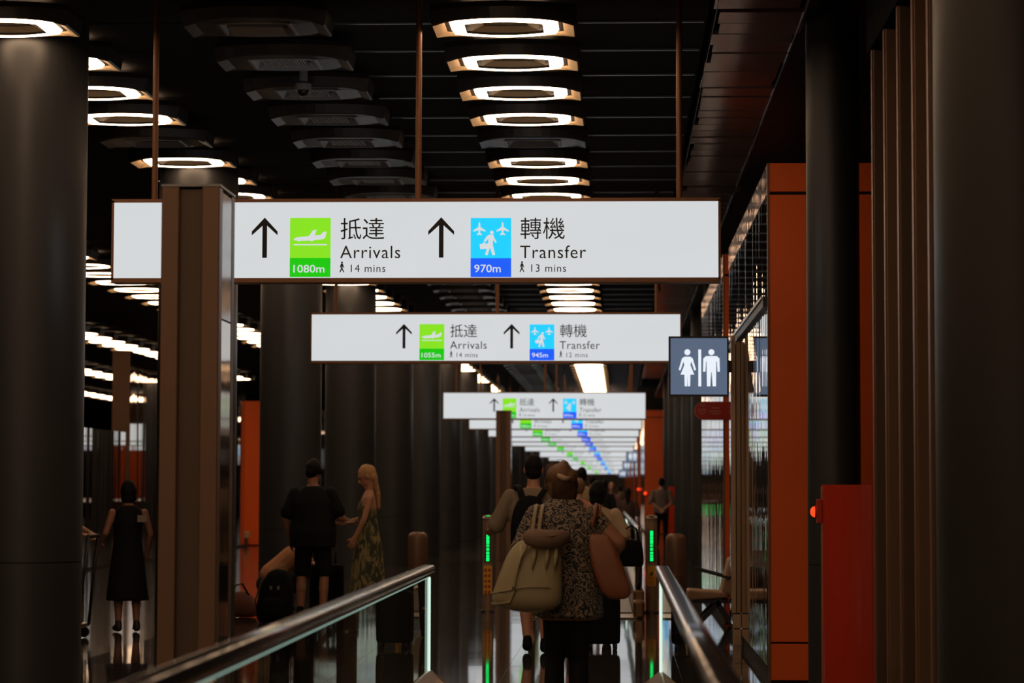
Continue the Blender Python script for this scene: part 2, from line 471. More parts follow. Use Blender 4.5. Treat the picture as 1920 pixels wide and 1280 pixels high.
fx['rod'] = mesh_of('hanger', MB().cyl((0, 0, .14), (0, 0, .42), .02, n=8), M_shelld)
fx['dark_shell'] = mesh_of('dark_shell', bands([(.485, .345, 0, .4, -.028), (.41, .33, -.004), (.30, .26, -.008, .3), (.262, .246, -.010, .15)]), M_shell)
fx['grey_frame'] = mesh_of('vent_frame', bands([(.262, .246, -.010, .15), (.25, .235, -.018, .1), (.235, .222, -.018, .08), (.22, .21, -.004, .05)]), M_greyfr)
fx['grey_reflector'] = mesh_of('vent_reflector', bands([(.22, .21, -.004, .05), (.165, .18, .035, .02)]), M_greyfr)
fx['back'] = mesh_of('vent_back', bands([(.165, .18, .04, .02), (.16, .175, .04, .02)], True), M_joint)
g = MB()
for i in range(15):
    x = -.15 + i * .3 / 14
    g.box(x - .0048, x + .0048, -.16, .16, -.006, .03)
fx['grille'] = mesh_of('grille', g, mat('grille_slats', (.6, .6, .62), .45))
fx['blank'] = mesh_of('access_panel', MB().box(-.19, .19, -.16, .16, -.03, .0), mat('grey_access_panel', (.4, .41, .42), .45))

def lit(X, Y, label, group, full=True):
    t = thing('ring_light', label, 'ceiling light', (X, Y, 4.65), group=group)
    for k in ('housing', 'lip', 'trim', 'light_ring', 'inner_frame', 'reflector', 'centre_panel') if full else ('housing', 'light_ring', 'reflector'): obj(k, fx[k], None, t)
    obj('hanger', fx['rod'], None, t)
    return t
def unlit(X, Y, label, group):
    t = thing('unlit_ring_fixture', label, 'ceiling light', (X, Y, 4.65), group=group)
    for k in ('housing', 'dark_shell', 'grey_frame', 'grey_reflector', 'centre_panel'): obj(fx[k].name.split('.')[0], fx[k], None, t)
    obj('hanger', fx['rod'], None, t)
    return t
def vent(X, Y, label, group, blank=False):
    t = thing('ceiling_vent', label, 'ceiling vent', (X, Y, 4.65), group=group)
    for k in ('housing', 'dark_shell', 'grey_frame', 'grey_reflector', 'back', 'grille'): obj(fx[k].name.split('.')[0], fx[k], None, t)
    if blank: obj('access_panel', fx['blank'], None, t)
    obj('hanger', fx['rod'], None, t)
    return t
RP = 1.40; RY = 16.66
for n in range(-32, 46):
    Y = RY + RP * n
    if n < 0:
        lit(-.80, Y, 'oval ring light of the middle row overhead, %s nearer than the first sign' % ordinal(-n), 'overhead ring lights', False)
        lit(-4.3, Y - .1, 'oval ring light of the column row overhead, %s nearer than the first column' % ordinal(-n), 'overhead ring lights on the left', False)
        if n > -24: lit(-7.8, Y - .2, 'oval ring light of the left hall overhead, %s nearer than the first column' % ordinal(-n), 'ring lights of the left hall nearer than the view', False)
        continue
    q = ordinal(n + 1)
    if n == 4:
        unlit(-.80, Y, 'unlit oval fixture breaking the bright middle row of ring lights', 'middle row fixtures')
        unlit(-4.3, Y - .1, 'unlit oval fixture breaking the left row of ring lights', 'left row fixtures')
    else:
        wh = 'above the first sign' if n < 8 else ('between the first two signs' if n < 23 else 'above the third sign')
        lit(-.80, Y, 'glowing oval ring light %s, %s fixture of the middle row' % (wh, q), 'middle row ring lights')
        lit(-4.3, Y - .1, 'glowing oval ring light, %s fixture of the row over the wide columns' % q, 'left row ring lights')
    vent(-2.52, Y - .05, 'dark oval ceiling vent with %s, %s of the vent row' % ('a blank grey panel' if n == 0 else 'a slatted grille', q), 'vent row fixtures', n == 0)
for r, (X, a, b) in enumerate(((-7.8, 8, 30), (-11.3, 18, 40), (-14.8, 30, 52), (-18.3, 42, 66))):
    for n in range(a, b):
        lit(X, RY + RP * n - .2 - .05 * r, 'far ring light in the left hall, %s row past the columns, %s along' % (ORD[r], ordinal(n - a + 1)), 'ring lights in the hall on the left, row %s' % ORD[r])
# the same rows run on to the far end, too thin there to tell apart
far_mb = MB(); base_ring = [outline(.375, .316, .02), outline(.355, .305, -.010), outline(.275, .258, -.010, .32), outline(.272, .256, -.004, .32)]
for X in (-.80,):
    for n in range(46, 165):
        far_mb.loft([[(x + X, y + RY + RP * n, z + 4.65) for x, y, z in r] for r in base_ring], caps=False)
o = tag(obj('distant_ring_lights', far_mb, M_ring), 'rows of thin distant ring lights running on to the far end', 'ceiling light'); o['kind'] = 'stuff'
# dome camera under the second vent
t = thing('dome_camera', 'small grey dome security camera hanging below the vent row', 'camera', (-2.50, RY + RP * 1.6, 4.62))
obj('mount', MB().cyl((0, 0, 0.02), (0, 0, .30), .035, n=16), M_greyfr, t)
obj('base_ring', MB().cyl((0, 0, -.03), (0, 0, .02), .065, n=24), M_greyfr, t, bevel=.006)
obj('dome', MB().ell((0, 0, -.03), (.05, .05, .05)), mat('camera_dome', (.02, .02, .022), .08), t, True)

# ================================================================== hanging direction signs
PXM = 274.7
def sx(px): return (px - 200) / PXM - 2.10
def sz(py): return (524.0 - py) / PXM
def P(pts): return [(sx(x), sz(y)) for x, y in pts]
def crop(pts, ox, oy, k=4.0): return [(ox + x / k, oy + y / k) for x, y in pts]
def shift(pts, dx): return [(x + dx, y) for x, y in pts]
def circle(cx, cy, r, n=16): return [(cx + r * math.cos(2 * math.pi * i / n), cy + r * math.sin(2 * math.pi * i / n)) for i in range(n)]
ARROW = crop([(291, 185), (388, 290), (388, 318), (308, 245), (308, 490), (274, 490), (274, 245), (193, 318), (193, 290)], 420, 360)
PLANE = crop([(512, 346), (540, 335), (622, 327), (634, 320), (655, 285), (685, 277), (680, 300), (672, 322), (715, 318), (737, 295), (763, 292), (752, 338),
              (735, 350), (662, 357), (655, 368), (632, 361), (560, 363), (555, 372), (545, 363), (516, 356)], 420, 360)
LINE = crop([(512, 386), (765, 386), (765, 396), (512, 396)], 420, 360)
def topplane(cx):
    return crop([(cx, 221), (cx + 6, 232), (cx + 7, 260), (cx + 46, 286), (cx + 46, 296), (cx + 7, 284), (cx + 6, 304), (cx + 19, 315), (cx + 19, 323), (cx, 318),
                 (cx - 19, 323), (cx - 19, 315), (cx - 6, 304), (cx - 7, 284), (cx - 46, 296), (cx - 46, 286), (cx - 7, 260), (cx - 6, 232)], 880, 360)
TRAV = crop([(152, 318), (184, 318), (192, 340), (210, 374), (203, 382), (183, 356), (181, 392), (199, 470), (179, 474), (160, 415), (142, 474), (122, 470), (145, 395),
             (149, 348), (124, 374), (112, 366), (132, 335)], 880, 360)
CASE = crop([(82, 388), (104, 388), (106, 377), (124, 377), (126, 388), (146, 384), (148, 424), (86, 428)], 880, 360)
WALK = crop([(873, 535), (886, 535), (897, 565), (893, 568), (886, 552), (884, 570), (898, 599), (891, 601), (879, 578), (868, 601), (862, 599), (874, 568), (874, 552), (868, 566), (864, 563)], 420, 360)
HEADW = crop(circle(880, 526, 7), 420, 360)
FR = -.004           # lettering stands a little proud of the panel
def sign_parts(t, num1, min1, num2, min2, rods=True, small=True):
    W, H, D = 2.10, .55, .09
    mb = MB()
    for a in ((-W, W, -.0, 2 * D, -.018, .012), (-W, W, 0, 2 * D, H - .014, H + .010), (-W, -W + .016, 0, 2 * D, 0, H), (W - .016, W, 0, 2 * D, 0, H)): mb.box(*a)
    obj('frame', mb, M_copper, t)
    obj('light_panel', MB().box(-W + .014, 0, .006, .05, .010, H - .012), M_white, t)
    obj('light_panel', MB().box(.0004, W - .014, .006, .05, .010, H - .012), M_white, t)
    obj('light_panel', MB().box(-W + .014, W - .014, 2 * D - .05, 2 * D - .006, .010, H - .012), M_white, t)
    for xr in (sx(277), sx(782), sx(1277)):
        obj('hanging_rod', MB().cyl((xr, D, H), (xr, D, 5.06 - t.location.z), .021, n=12), M_copper, t, True)
    for dx in (0, 335): obj('arrow', MB().poly(P(shift(ARROW, dx)), FR, .007), M_ink, t)
    # arrivals
    sq = obj('lime_square', MB().box(sx(541), sx(618), FR, .007, sz(483), sz(407)), M_green1, t)
    obj('landing_plane', MB().poly(P(PLANE), FR - .003, FR), M_pict, sq)
    obj('runway_line', MB().poly(P(LINE), FR - .003, FR), M_pict, sq)
    d1 = obj('distance_plate', MB().box(sx(541), sx(618), FR, .007, sz(519), sz(483.2)), M_green2, t)
    # transfer
    s2 = obj('cyan_square', MB().box(sx(883.5), sx(960), FR, .007, sz(484), sz(408)), M_cyan, t)
    for cx in (80, 255): obj('plane_symbol', MB().poly(P(topplane(cx)), FR - .003, FR), M_pict, s2)
    tr = MB().poly(P(TRAV), FR - .003, FR); obj('traveller', tr, M_pict, s2)
    obj('traveller_head', MB().poly(P(crop(circle(174, 302, 14), 880, 360)), FR - .003, FR), M_pict, s2)
    obj('suitcase_symbol', MB().poly(P(CASE), FR - .003, FR), M_pict, s2)
    d2 = obj('distance_plate', MB().box(sx(883.5), sx(960), FR, .007, sz(519.5), sz(484.2)), M_blue, t)
    for ch, px, wd in (('抵', 637, 39.5), ('達', 679, 41), ('轉', 977.5, 39.5), ('機', 1020, 41)):
        obj('lettering', text_mb(ch, sx(px), sz(448), width=wd / PXM, height=40.5 / PXM, y=FR), M_ink, t)
    obj('lettering', text_mb('Arrivals', sx(636.5), sz(484), width=114 / PXM, height=24 / PXM, y=FR, spacing=1.08), M_inkgrey, t)
    obj('lettering', text_mb('Transfer', sx(977), sz(484.5), width=124 / PXM, height=24.5 / PXM, y=FR, spacing=1.08), M_inkgrey, t)
    for px, s in ((657, min1), (998, min2)):
        if s: obj('lettering', text_mb(s, sx(px), sz(510), width=65.5 / PXM, height=14.5 / PXM, y=FR, spacing=1.12), M_inkgrey, t)
    for dx in (0, 340.5):
        wk = obj('walker_symbol', MB().poly(P(shift(WALK, dx)), FR, .007), M_inkgrey, t)
        obj('walker_head', MB().poly(P(shift(HEADW, dx)), FR, .007), M_inkgrey, wk)
    for d, px, s, wd in ((d1, 548, num1, 59), (d2, 890.5, num2, 50)):
        if s: obj('lettering', text_mb(s, sx(px), sz(511), width=wd / PXM, height=15 / PXM, y=FR - .003, bold=.008), M_pict, d)

def sign_at(Y, Xc, zb, label, **k):
    t = thing('hanging_sign', label, 'sign', (Xc, Y, zb), group='hanging direction signs')
    return t
S1 = at(776.5, 523.8, 16.5)
t1 = sign_at(16.5, S1.x, S1.z, 'nearest and largest hanging light sign, Arrivals 1080m and Transfer 970m')
sign_parts(t1, '1080m', '14 mins', '970m', '13 mins')
S2 = at(928.5, 678, 27.22)
t2 = sign_at(27.22, S2.x, S2.z, 'second hanging light sign, Arrivals 1055m and Transfer 945m')
sign_parts(t2, '1055m', '14 mins', '945m', '12 mins')
t3 = sign_at(49.9, -1.55, S1.z, 'third hanging light sign, its arrow partly hidden by the far bronze totem')
sign_parts(t3, '1000m', '13 mins', '890m', '12 mins')
for k, Y in enumerate((58.6, 67.2, 74.5, 82, 93.5, 111, 125, 150, 183, 239)):
    c = copy_tree(t3); c.location = (-1.55, Y, S1.z)
    c['label'] = 'distant hanging light sign, %s in the row down the corridor' % ORD[k + 3]

# ================================================================== totems
M_pale = mat('pale_gloss_panel', (.50, .53, .55), .12, 0, spec=.8)
M_bmir = mirror('bronze_gloss', (.42, .33, .26), .06, .05, (1, 1, .3))
def totem(X0, Y, label):
    W, D, H = .304, .50, 3.01
    t = thing('bronze_totem', label, 'totem', (X0, Y, 0), group='bronze totems')
    obj('front_fin', MB().box(0, .092, 0, .10, 0, H), M_brown, t, bevel=.006)
    obj('front_fin', MB().box(W - .092, W, 0, .10, 0, H), M_brown, t, bevel=.006)
    obj('front_recess', MB().box(.092, W - .092, .03, D - .02, 0, H - .012), M_brownd, t)
    obj('core', MB().box(.01, W - .012, .10, D - .05, 0, H - .03), M_brownd, t)
    for x0, x1 in ((W - .012, W - .001), (.001, .012)):
        obj('upper_side_panel', MB().box(x0, x1, .102, D - .11, 2.33, H - .02), M_pale, t)
        obj('lower_side_panel', MB().box(x0, x1, .102, D - .11, .05, 2.32), M_bmir, t)
    obj('back_post', MB().box(0, W, D - .10, D, 0, H), M_brown, t, bevel=.006)
    obj('cap_plate', MB().box(-.002, W + .004, .0, D + .002, H, H + .012), M_greyfr, t)
    return t
totem(at(297, 900, 12.4).x, 12.4, 'tall bronze totem standing in front of the first sign on the left')
totem(at(929.5, 900, 48.9).x, 48.9, 'far small bronze totem in front of the third sign')

# ================================================================== portal post, restroom sign, first-aid sign
t = thing('portal_post', 'beige metal portal post under the restroom sign', 'post', (1.042, 22.6, 0))
obj('front_leaf', MB().box(0, .040, 0, .10, .30, 2.88), M_post, t, bevel=.003)
obj('side_leaf', MB().box(.046, .086, .01, .12, .30, 2.82), mat('tan_post', (.27, .17, .09), .4, .3), t, bevel=.003)
obj('post_core', MB().box(.02, .08, .03, .11, .05, 2.80), M_joint, t)
obj('post_foot', MB().box(.012, .086, -.01, .12, .16, .29), M_post, t, bevel=.003)
obj('post_foot', MB().box(.012, .086, -.01, .12, 0, .15), M_post, t, bevel=.003)
obj('transom', MB().box(.055, .086, -4.1, 2.3, 2.84, 2.92), M_frame, t)
obj('transom_lip', MB().box(.04, .055, -4.1, 2.3, 2.90, 2.92), M_alu, t)

def pictos(t, w, y):
    """woman, bar and man drawn in a square of side w, hung from x=0 to w, z=0 to w"""
    def Q(pts): return [(x * w, z * w) for x, z in pts]
    obj('woman_symbol', MB().poly(Q([(.26, .66), (.36, .66), (.40, .63), (.455, .44), (.425, .43), (.375, .58), (.36, .52), (.425, .36), (.36, .36), (.355, .165), (.315, .165), (.31, .36),
                                     (.305, .165), (.265, .165), (.26, .36), (.195, .36), (.26, .52), (.245, .58), (.195, .43), (.165, .44), (.22, .63)]), y - .004, y), M_slatew, t)
    obj('woman_head', MB().poly(Q([(.31 + a, .735 + b) for a, b in circle(0, 0, .05)]), y - .004, y), M_slatew, t)
    obj('divider_bar', MB().poly(Q([(.492, .165), (.54, .165), (.54, .78), (.492, .78)]), y - .004, y), M_slatew, t)
    obj('man_symbol', MB().poly(Q([(.62, .67), (.80, .67), (.845, .63), (.85, .41), (.81, .41), (.80, .58), (.79, .58), (.785, .165), (.73, .165), (.715, .40), (.705, .40), (.69, .165), (.635, .165),
                                   (.63, .58), (.62, .58), (.61, .41), (.57, .41), (.575, .63)]), y - .004, y), M_slatew, t)
    obj('man_head', MB().poly(Q([(.71 + a, .735 + b) for a, b in circle(0, 0, .05)]), y - .004, y), M_slatew, t)
def restroom(Y, px0, px1, py0, py1, label):
    a = at(px0, py1, Y); b = at(px1, py0, Y); w = b.x - a.x
    t = thing('restroom_sign', label, 'sign', (a.x, Y, a.z), group='restroom signs')
    e = w * .03
    mb = MB()
    for q in ((-0, w, 0, .12, 0, e), (0, w, 0, .12, w - e, w), (0, e, 0, .12, e, w - e), (w - e, w, 0, .12, e, w - e)): mb.box(*q)
    obj('frame', mb, M_frame, t)
    obj('slate_panel', MB().box(e, w - e, .008, .11, e, w - e), M_slate, t)
    pictos(t, w, .006)
    obj('bracket', MB().box(w, w + (.03 if Y < 30 else .12), .04, .08, w * .4, w * .6), M_frame, t)
restroom(22.5, 1254, 1366.5, 634.5, 742.5, 'nearest restroom sign with white woman and man figures on slate blue')
restroom(110, 1174, 1199, 842, 867, 'far small restroom sign, nearest of the three beside the far orange walls')
restroom(140, 1167, 1186, 862, 881, 'far tiny restroom sign, middle of the three beside the far orange walls')
restroom(185, 1160, 1174.5, 880, 894.5, 'far tiny restroom sign, most distant of the three')

# first-aid (AED) blade sign on the second orange block
Y = 26.267; a = at(1302, 787, Y); b = at(1369, 752.5, Y); h = b.z - a.z; wd = b.x - a.x
t = thing('first_aid_sign', 'red rounded blade sign with a white heart, below the restroom sign', 'sign', (a.x, Y, a.z))
def stadium(x0, x1, z0, z1):
    r = (z1 - z0) / 2
    return [(x0 + r - r * math.sin(q), z0 + r - r * math.cos(q)) for q in [math.pi * i / 14 for i in range(15)]][::-1] + [(x1, z0), (x1, z1)]
obj('rim', MB().poly(stadium(0, wd, 0, h), .006, .03), mat('aed_rim', (.55, .25, .18), .4), t)
pl = obj('red_plate', MB().poly(stadium(.006, wd, .006, h - .006), 0, .032), M_red, t)
M_aedw = mat('aed_print', (.62, .24, .17), .5)
hc = (.085, h * .47)
heart = [(hc[0] + .0026 * 16 * math.sin(q) ** 3, hc[1] + .0026 * (13 * math.cos(q) - 5 * math.cos(2 * q) - 2 * math.cos(3 * q) - math.cos(4 * q))) for q in [2 * math.pi * i / 28 for i in range(28)]]
hi = [(hc[0] + (x - hc[0]) * .72, hc[1] + (z - hc[1]) * .72) for x, z in heart]
n = len(heart)
mb = MB(); mb.add([(x, -.002, z) for x, z in heart] + [(x, -.002, z) for x, z in hi], [(i, (i + 1) % n, n + (i + 1) % n, n + i) for i in range(n)])
obj('heart_outline', mb, M_aedw, pl)
obj('bolt', MB().poly([(hc[0] - .004, hc[1] + .016), (hc[0] + .012, hc[1] + .016), (hc[0] + .004, hc[1] + .002), (hc[0] + .012, hc[1] + .002), (hc[0] - .008, hc[1] - .02), (hc[0] - .001, hc[1] - .003), (hc[0] - .010, hc[1] - .003)], -.002, 0), M_aedw, pl)
obj('lettering', text_mb('AED', hc[0] - .035, h * .74, width=.07, height=h * .12, y=-.002, bold=.02), M_aedw, pl)
for k, (x0, x1, z) in enumerate(((.19, .27, .62), (.165, .285, .44), (.195, .285, .31))):
    obj('print_line', MB().box(x0, x1, -.002, 0, h * z, h * (z + .06)), M_aedw, pl)

# ================================================================== red hydrant cabinets with alarm lamps
def cabinet(Y, px, ptop, r, label, lamp_label):
    e = at(px, ptop, Y); H = e.z
    t = thing('hydrant_cabinet', label, 'cabinet', (e.x + r, Y, 0), group='red hydrant cabinets')
    sh = obj('shell', MB().cyl((0, 0, .04), (0, 0, H), r, n=48), M_red, t, True)
    flat_caps(sh.data)
    obj('plinth', MB().cyl((0, 0, 0), (0, 0, .04), r - .015, n=40), M_joint, t)
    obj('door', MB().loft([[((r + .004) * math.cos(q) * k, (r + .004) * math.sin(q) * k, z) for k, q in [(1, math.radians(-150 + 6 * i)) for i in range(21)] + [(.985, math.radians(-30 - 6 * i)) for i in range(21)]] for z in (.10, H - .008)]), M_red, t)
    obj('hinge_strip', MB().box(-r - .006, -r + .012, -.02, .02, .05, H - .01), mat('cabinet_hinge', (.55, .16, .09), .35, .2), t)
    for z in (H - .08, .5, .25):
        obj('hinge', MB().cyl((-r + .035, -r * .38, z - .03), (-r + .035, -r * .38, z + .03), .012, n=10), M_red, t, True)
    a = thing('alarm_lamp', lamp_label, 'lamp', (e.x, Y, H - .18), group='red alarm lamps')
    obj('back_box', MB().box(-.035, .0, -.03, .05, -.075, .085), M_red, a, bevel=.006)
    obj('collar', MB().cyl((-.036, .01, 0), (-.048, .01, 0), .042, n=20), M_red, a)
    obj('lens', MB().ell((-.048, .01, 0), (.03, .034, .036)), M_lamp, a, True)
cabinet(16.25, 1541, 908.5, .33, 'large red cylindrical hydrant cabinet in front of the slim dark column', 'glowing red alarm lamp on the large red cabinet')
cabinet(64.6, 1253.5, 912, .30, 'far red hydrant cabinet beside the standing guard', 'glowing red alarm lamp on the far red cabinet')
for k, (px, py, Y) in enumerate(((1210, 924.5, 77.95), (1197, 917, 96.95))):
    p = at(px, py, Y)
    a = thing('alarm_lamp', 'tiny red alarm lamp on the %s far orange wall' % ('nearer', 'more distant')[k], 'lamp', p, group='red alarm lamps')
    obj('back_box', MB().box(-.06, .06, 0, .05, -.07, .07), M_red, a)
    obj('lens', MB().ell((0, 0, 0), (.05, .05, .05)), M_lamp, a, True)

# ================================================================== glass balustrades in the foreground
def balustrade(X, s, Y0, Y1, label):
    """s = +1 when the walking side is to the right of the glass"""
    t = thing('glass_balustrade', label, 'balustrade', (X, Y1, 0), group='foreground balustrades')
    L = Y1 - Y0
    prof = []
    for i in range(20):
        q = 2 * math.pi * i / 20
        c, d = math.cos(q), math.sin(q)
        prof.append((.042 * math.copysign(abs(c) ** .6, c), .024 * math.copysign(abs(d) ** .6, d)))
    mb = MB(); mb.loft([[(x, y, z + .985) for x, z in prof] for y in (-L, -L * .5, -.15, -.02)] + [[(x * .6, .0, z * .6 + .985) for x, z in prof]])
    hr = obj('handrail', mb, M_rub, t, True)
    obj('rail_channel', MB().box(-.02, .02, -L, -.03, .945, .963), M_steel, hr)
    n = 4; seg = (L - .02) / n
    for k in range(n):
        obj('glass_panel', MB().box(-.007, .007, -.018 - (k + 1) * seg + .004, -.018 - k * seg - .001, .36, .945), M_glass, t)
    obj('top_light_strip', MB().box(-.010, .010, -L, -.02, .936, .946), M_ledtop, t)
    obj('end_light_strip', MB().box(-.016, .016, -.018, .0, .36, .938), M_led, t, bevel=.005)
    sk = MB()
    sec = [(-.02, 0), (-.02 * s, .36), (.012 * s, .40), (.03 * s, .40), (.095 * s, .33), (.095 * s, 0)]
    a_, b_ = -L, .03
    prism = [(-.03 * s, 0), (-.03 * s, .385), (.014 * s, .40), (.10 * s, .325), (.10 * s, 0)]
    sk.loft([[(x, y, z) for x, z in prism] for y in (a_, b_)])
    obj('skirt', sk, M_skirt, t)
    obj('skirt_end_cap', MB().loft([[(x * 1.06, y, z * (1.0 if y < .1 else .82)) for x, z in prism] for y in (.032, .06, .16)]), M_skirt, t)
    return t
M_skirt = mat('bronze_skirt', (.33, .20, .11), .25, .8, stretch=(1, 12, 1))
balustrade(-1.105, 1, 2.2, 14.0, 'lit glass balustrade with black handrail in the lower left foreground')
balustrade(.245, -1, 2.2, 14.0, 'lit glass balustrade with black handrail in the lower right foreground')

# ================================================================== second moving walkway with its entry bollards
def matrix_bars(t, w, z0, z1, y):
    segs = [(0, .12), (.14, .20), (.225, .30), (.34, .38), (.395, .43), (.47, .52), (.55, .575), (.59, .70), (.72, .80), (.82, .99)]
    for a, b in segs:
        obj('lit_segment', MB().box(-w / 2, w / 2, y - .003, y, z0 + (z1 - z0) * a, z0 + (z1 - z0) * b), M_ledg, t)
def entry_bollard(px, ptop, Y, kind, label):
    p = at(px, ptop, Y); H = p.z
    t = thing('entry_bollard', label, 'bollard', (p.x, Y, 0), group='walkway entry bollards')
    b = obj('shaft', MB().cyl((0, 0, .02), (0, 0, H - .02), .066, n=32), M_bol, t, True); flat_caps(b.data)
    c = obj('top_ring', MB().loft([[(r * math.cos(q), r * math.sin(q) - .0, z + r * math.sin(q) * 1.0 * .35) for q in [2 * math.pi * i / 32 for i in range(32)]] for r, z in ((.066, H - .03), (.066, H - .005), (.058, H), (.034, H), (.034, H - .01))], caps=True), mat('bollard_top', (.5, .38, .27), .35, .4), t)
    lens = obj('top_lens', MB().cyl((0, 0, H - .012), (0, 0, H + .002), .03, n=24), M_frame, c)
    if kind == 'arrow':
        obj('arrow_light', MB().box(-.006, .006, -.02, .02, H + .002, H + .008), M_ledg, c)
        obj('arrow_light', MB().box(-.018, .018, -.006, .006, H + .002, H + .008), M_ledg, c)
    z1 = at(px, 994, Y).z; z0 = at(px, 1051, Y).z
    s = obj('display', MB().box(-.033, .033, -.074, -.05, z0 - .01, z1 + .01), M_frame, t, bevel=.004)
    matrix_bars(s, .034, z0, z1, -.076)
    n0 = at(px, 1113 if kind == 'arrow' else 1098, Y).z; n1 = at(px, 1060, Y).z
    pl = obj('notice', MB().box(-.05, .05, -.072, -.04, n0, n1), M_yel, t, bevel=.003)
    if kind == 'arrow':
        for i in range(5):
            for j in range(2):
                zz = n1 - (i + .75) * (n1 - n0) / 5.2
                obj('prohibition_square', MB().box(-.038 + j * .042, -.008 + j * .042, -.0745, -.072, zz - .022, zz + .014), M_yelr, pl)
    else:
        obj('figure_print', MB().poly([(-.03, n1 - .12), (-.02, n1 - .12), (-.015, n1 - .09), (-.005, n1 - .12), (.01, n1 - .12), (.02, n1 - .05), (.005, n1 - .075), (-.01, n1 - .075)], -.0745, -.072), M_frame, pl)
        for i in range(4):
            obj('print_line', MB().box(-.036, .036, -.0745, -.072, n0 + .02 + i * .025, n0 + .028 + i * .025), M_yelr, pl)
    obj('foot_flange', MB().cyl((0, 0, 0), (0, 0, .02), .085, n=32), M_steel, t)
    obj('collar', MB().cyl((0, 0, n1 + .004), (0, 0, n1 + .02), .0685, n=32), M_post, t)
entry_bollard(915.5, 968, 28.5, 'arrow', 'steel bollard left of the walkway with a green arrow on top')
entry_bollard(1221.5, 968, 28.5, 'plain', 'steel bollard right of the walkway with green display and yellow notice')
p = at(1176.5, 946, 61)
t = thing('entry_bollard', 'far steel bollard with a green light, beside the far handrail', 'bollard', (p.x, 61, 0), group='walkway entry bollards')
obj('shaft', MB().cyl((0, 0, 0), (0, 0, 1.15), .066, n=24), M_bol, t, True)
obj('display', MB().box(-.04, .04, -.085, -.05, .78, 1.06), M_ledg, t)

def round_bollard(px, ptop, Y, r, label):
    p = at(px, ptop, Y); H = p.z
    t = thing('round_bollard', label, 'bollard', (p.x, Y, 0), group='bronze round-top bollards')
    rings = []
    for z, k in ((.015, 1), (H - .07, 1), (H - .035, .95), (H - .012, .8), (H, .5)):
        rings.append([(r * k * math.cos(q), r * k * math.sin(q), z) for q in [2 * math.pi * i / 32 for i in range(32)]])
    obj('body', MB().loft(rings), M_brown, t, True)
    obj('base_ring', MB().cyl((0, 0, 0), (0, 0, .015), r + .012, n=32), M_steel, t)
    obj('band', MB().cyl((0, 0, H - .42), (0, 0, H - .40), r + .003, n=32), M_copper, t)
round_bollard(783.5, 997, 24.6, .103, 'bronze round-topped bollard left of the walkway beyond the handrail end')
round_bollard(1267, 1000, 24.6, .105, 'bronze round-topped bollard right of the walkway in front of the far red cabinet')

def walkway(Y0, Y1, label, rails=(-1.0, .24)):
    t = thing('moving_walkway', label, 'moving walkway', (-.38, Y0, 0), math.radians(.4), group='moving walkways')
    obj('pallet_deck', MB().box(rails[0] + .45, rails[1] + .31, .4, Y1 - Y0, .004, .03), mat('pallets', (.05, .05, .05), .4, .6), t)
    obj('comb_plate', MB().box(rails[0] + .4, rails[1] + .36, -.5, .4, .004, .016), M_steel, t)
    for X, s in ((rails[0] + .38, 1), (rails[1] + .38, -1)):
        hr = MB()
        path = [(X, Y1 - Y0, .985), (X, .35, .985)]
        for i in range(1, 13):
            q = math.pi * i / 12
            path.append((X, .30 - .30 * math.sin(q), .985 - .33 * (1 - math.cos(q))))
        path.append((X, .5, .325))
        hr.tube(path, .042, n=12, flat=.75)
        h_ = obj('handrail', hr, M_rub, t, True)
        obj('rail_shine_strip', MB().box(X - .012, X + .012, .3, Y1 - Y0, 1.012, 1.017), M_steel, h_)
        obj('glass_panel', MB().box(X - .006, X + .006, .14, Y1 - Y0, .30, .93), M_glass, t)
        obj('light_strip', MB().box(X - .02, X + .02, 13.4, 13.45, .42, .95), M_led, t)
        obj('skirt', MB().box(X - .06, X + .06, -.05, Y1 - Y0, .0, .30), M_skirt, t, bevel=.02)
        obj('end_newel', MB().box(X - .07, X + .06, -.45, -.05, 0, .20), M_skirt, t, bevel=.03)
    return t
walkway(27.6, 57, 'moving walkway beyond the two green-lit bollards', (-1.0, .22))
walkway(62.5, 95, 'distant moving walkway past the far green bollard')

# ================================================================== seats
M_cush = mat('tan_cushion', (.42, .26, .16), .6, bump=.2, bscale=25)
def lounge(X, Y, label, s=1):
    t = thing('lounge_seat', label, 'seat', (X, Y, 0))
    def sec(pts, y0, y1): return MB().loft([[(x * s, y, z) for x, z in pts] for y in (y0, y1)])
    obj('seat_cushion', sec([(-.34, .33), (-.33, .40), (.02, .38), (.07, .40), (.09, .32), (-.30, .29)], -.28, .28), M_cush, t, bevel=.02)
    obj('backrest', sec([(.02, .38), (.10, .72), (.16, .74), (.13, .34)], -.28, .28), M_cush, t, bevel=.02)
    for y in (-.30, .28):
        obj('armrest', MB().bar((-.26 * s, y, .62), (.12 * s, y, .52), .03, .025), M_frame, t)
        obj('leg', MB().bar((.02 * s, y, .30), (-.24 * s, y, .03), .04, .05), M_frame, t)
        obj('leg', MB().bar((-.04 * s, y, .30), (.14 * s, y, .02), .04, .05), M_frame, t)
    obj('under_frame', MB().box(-.28, .10, -.26, .26, .26, .30), M_frame, t)
lounge(at(1347, 1100, 25.6).x, 25.6, 'tan lounge seat with black armrest beside the beige portal post')
p = at(456, 1016, 62)
t = thing('bench', 'far tan bench in front of the orange wall on the left', 'bench', (p.x, 60.0, 0))
obj('bench_top', MB().box(-.45, .45, -.4, .25, .20, .36), mat('bench_wood', (.55, .34, .18), .5, stretch=(14, 1, 1)), t, bevel=.02)
obj('bench_base', MB().box(-.40, .40, -.32, .20, 0, .20), M_frame, t)

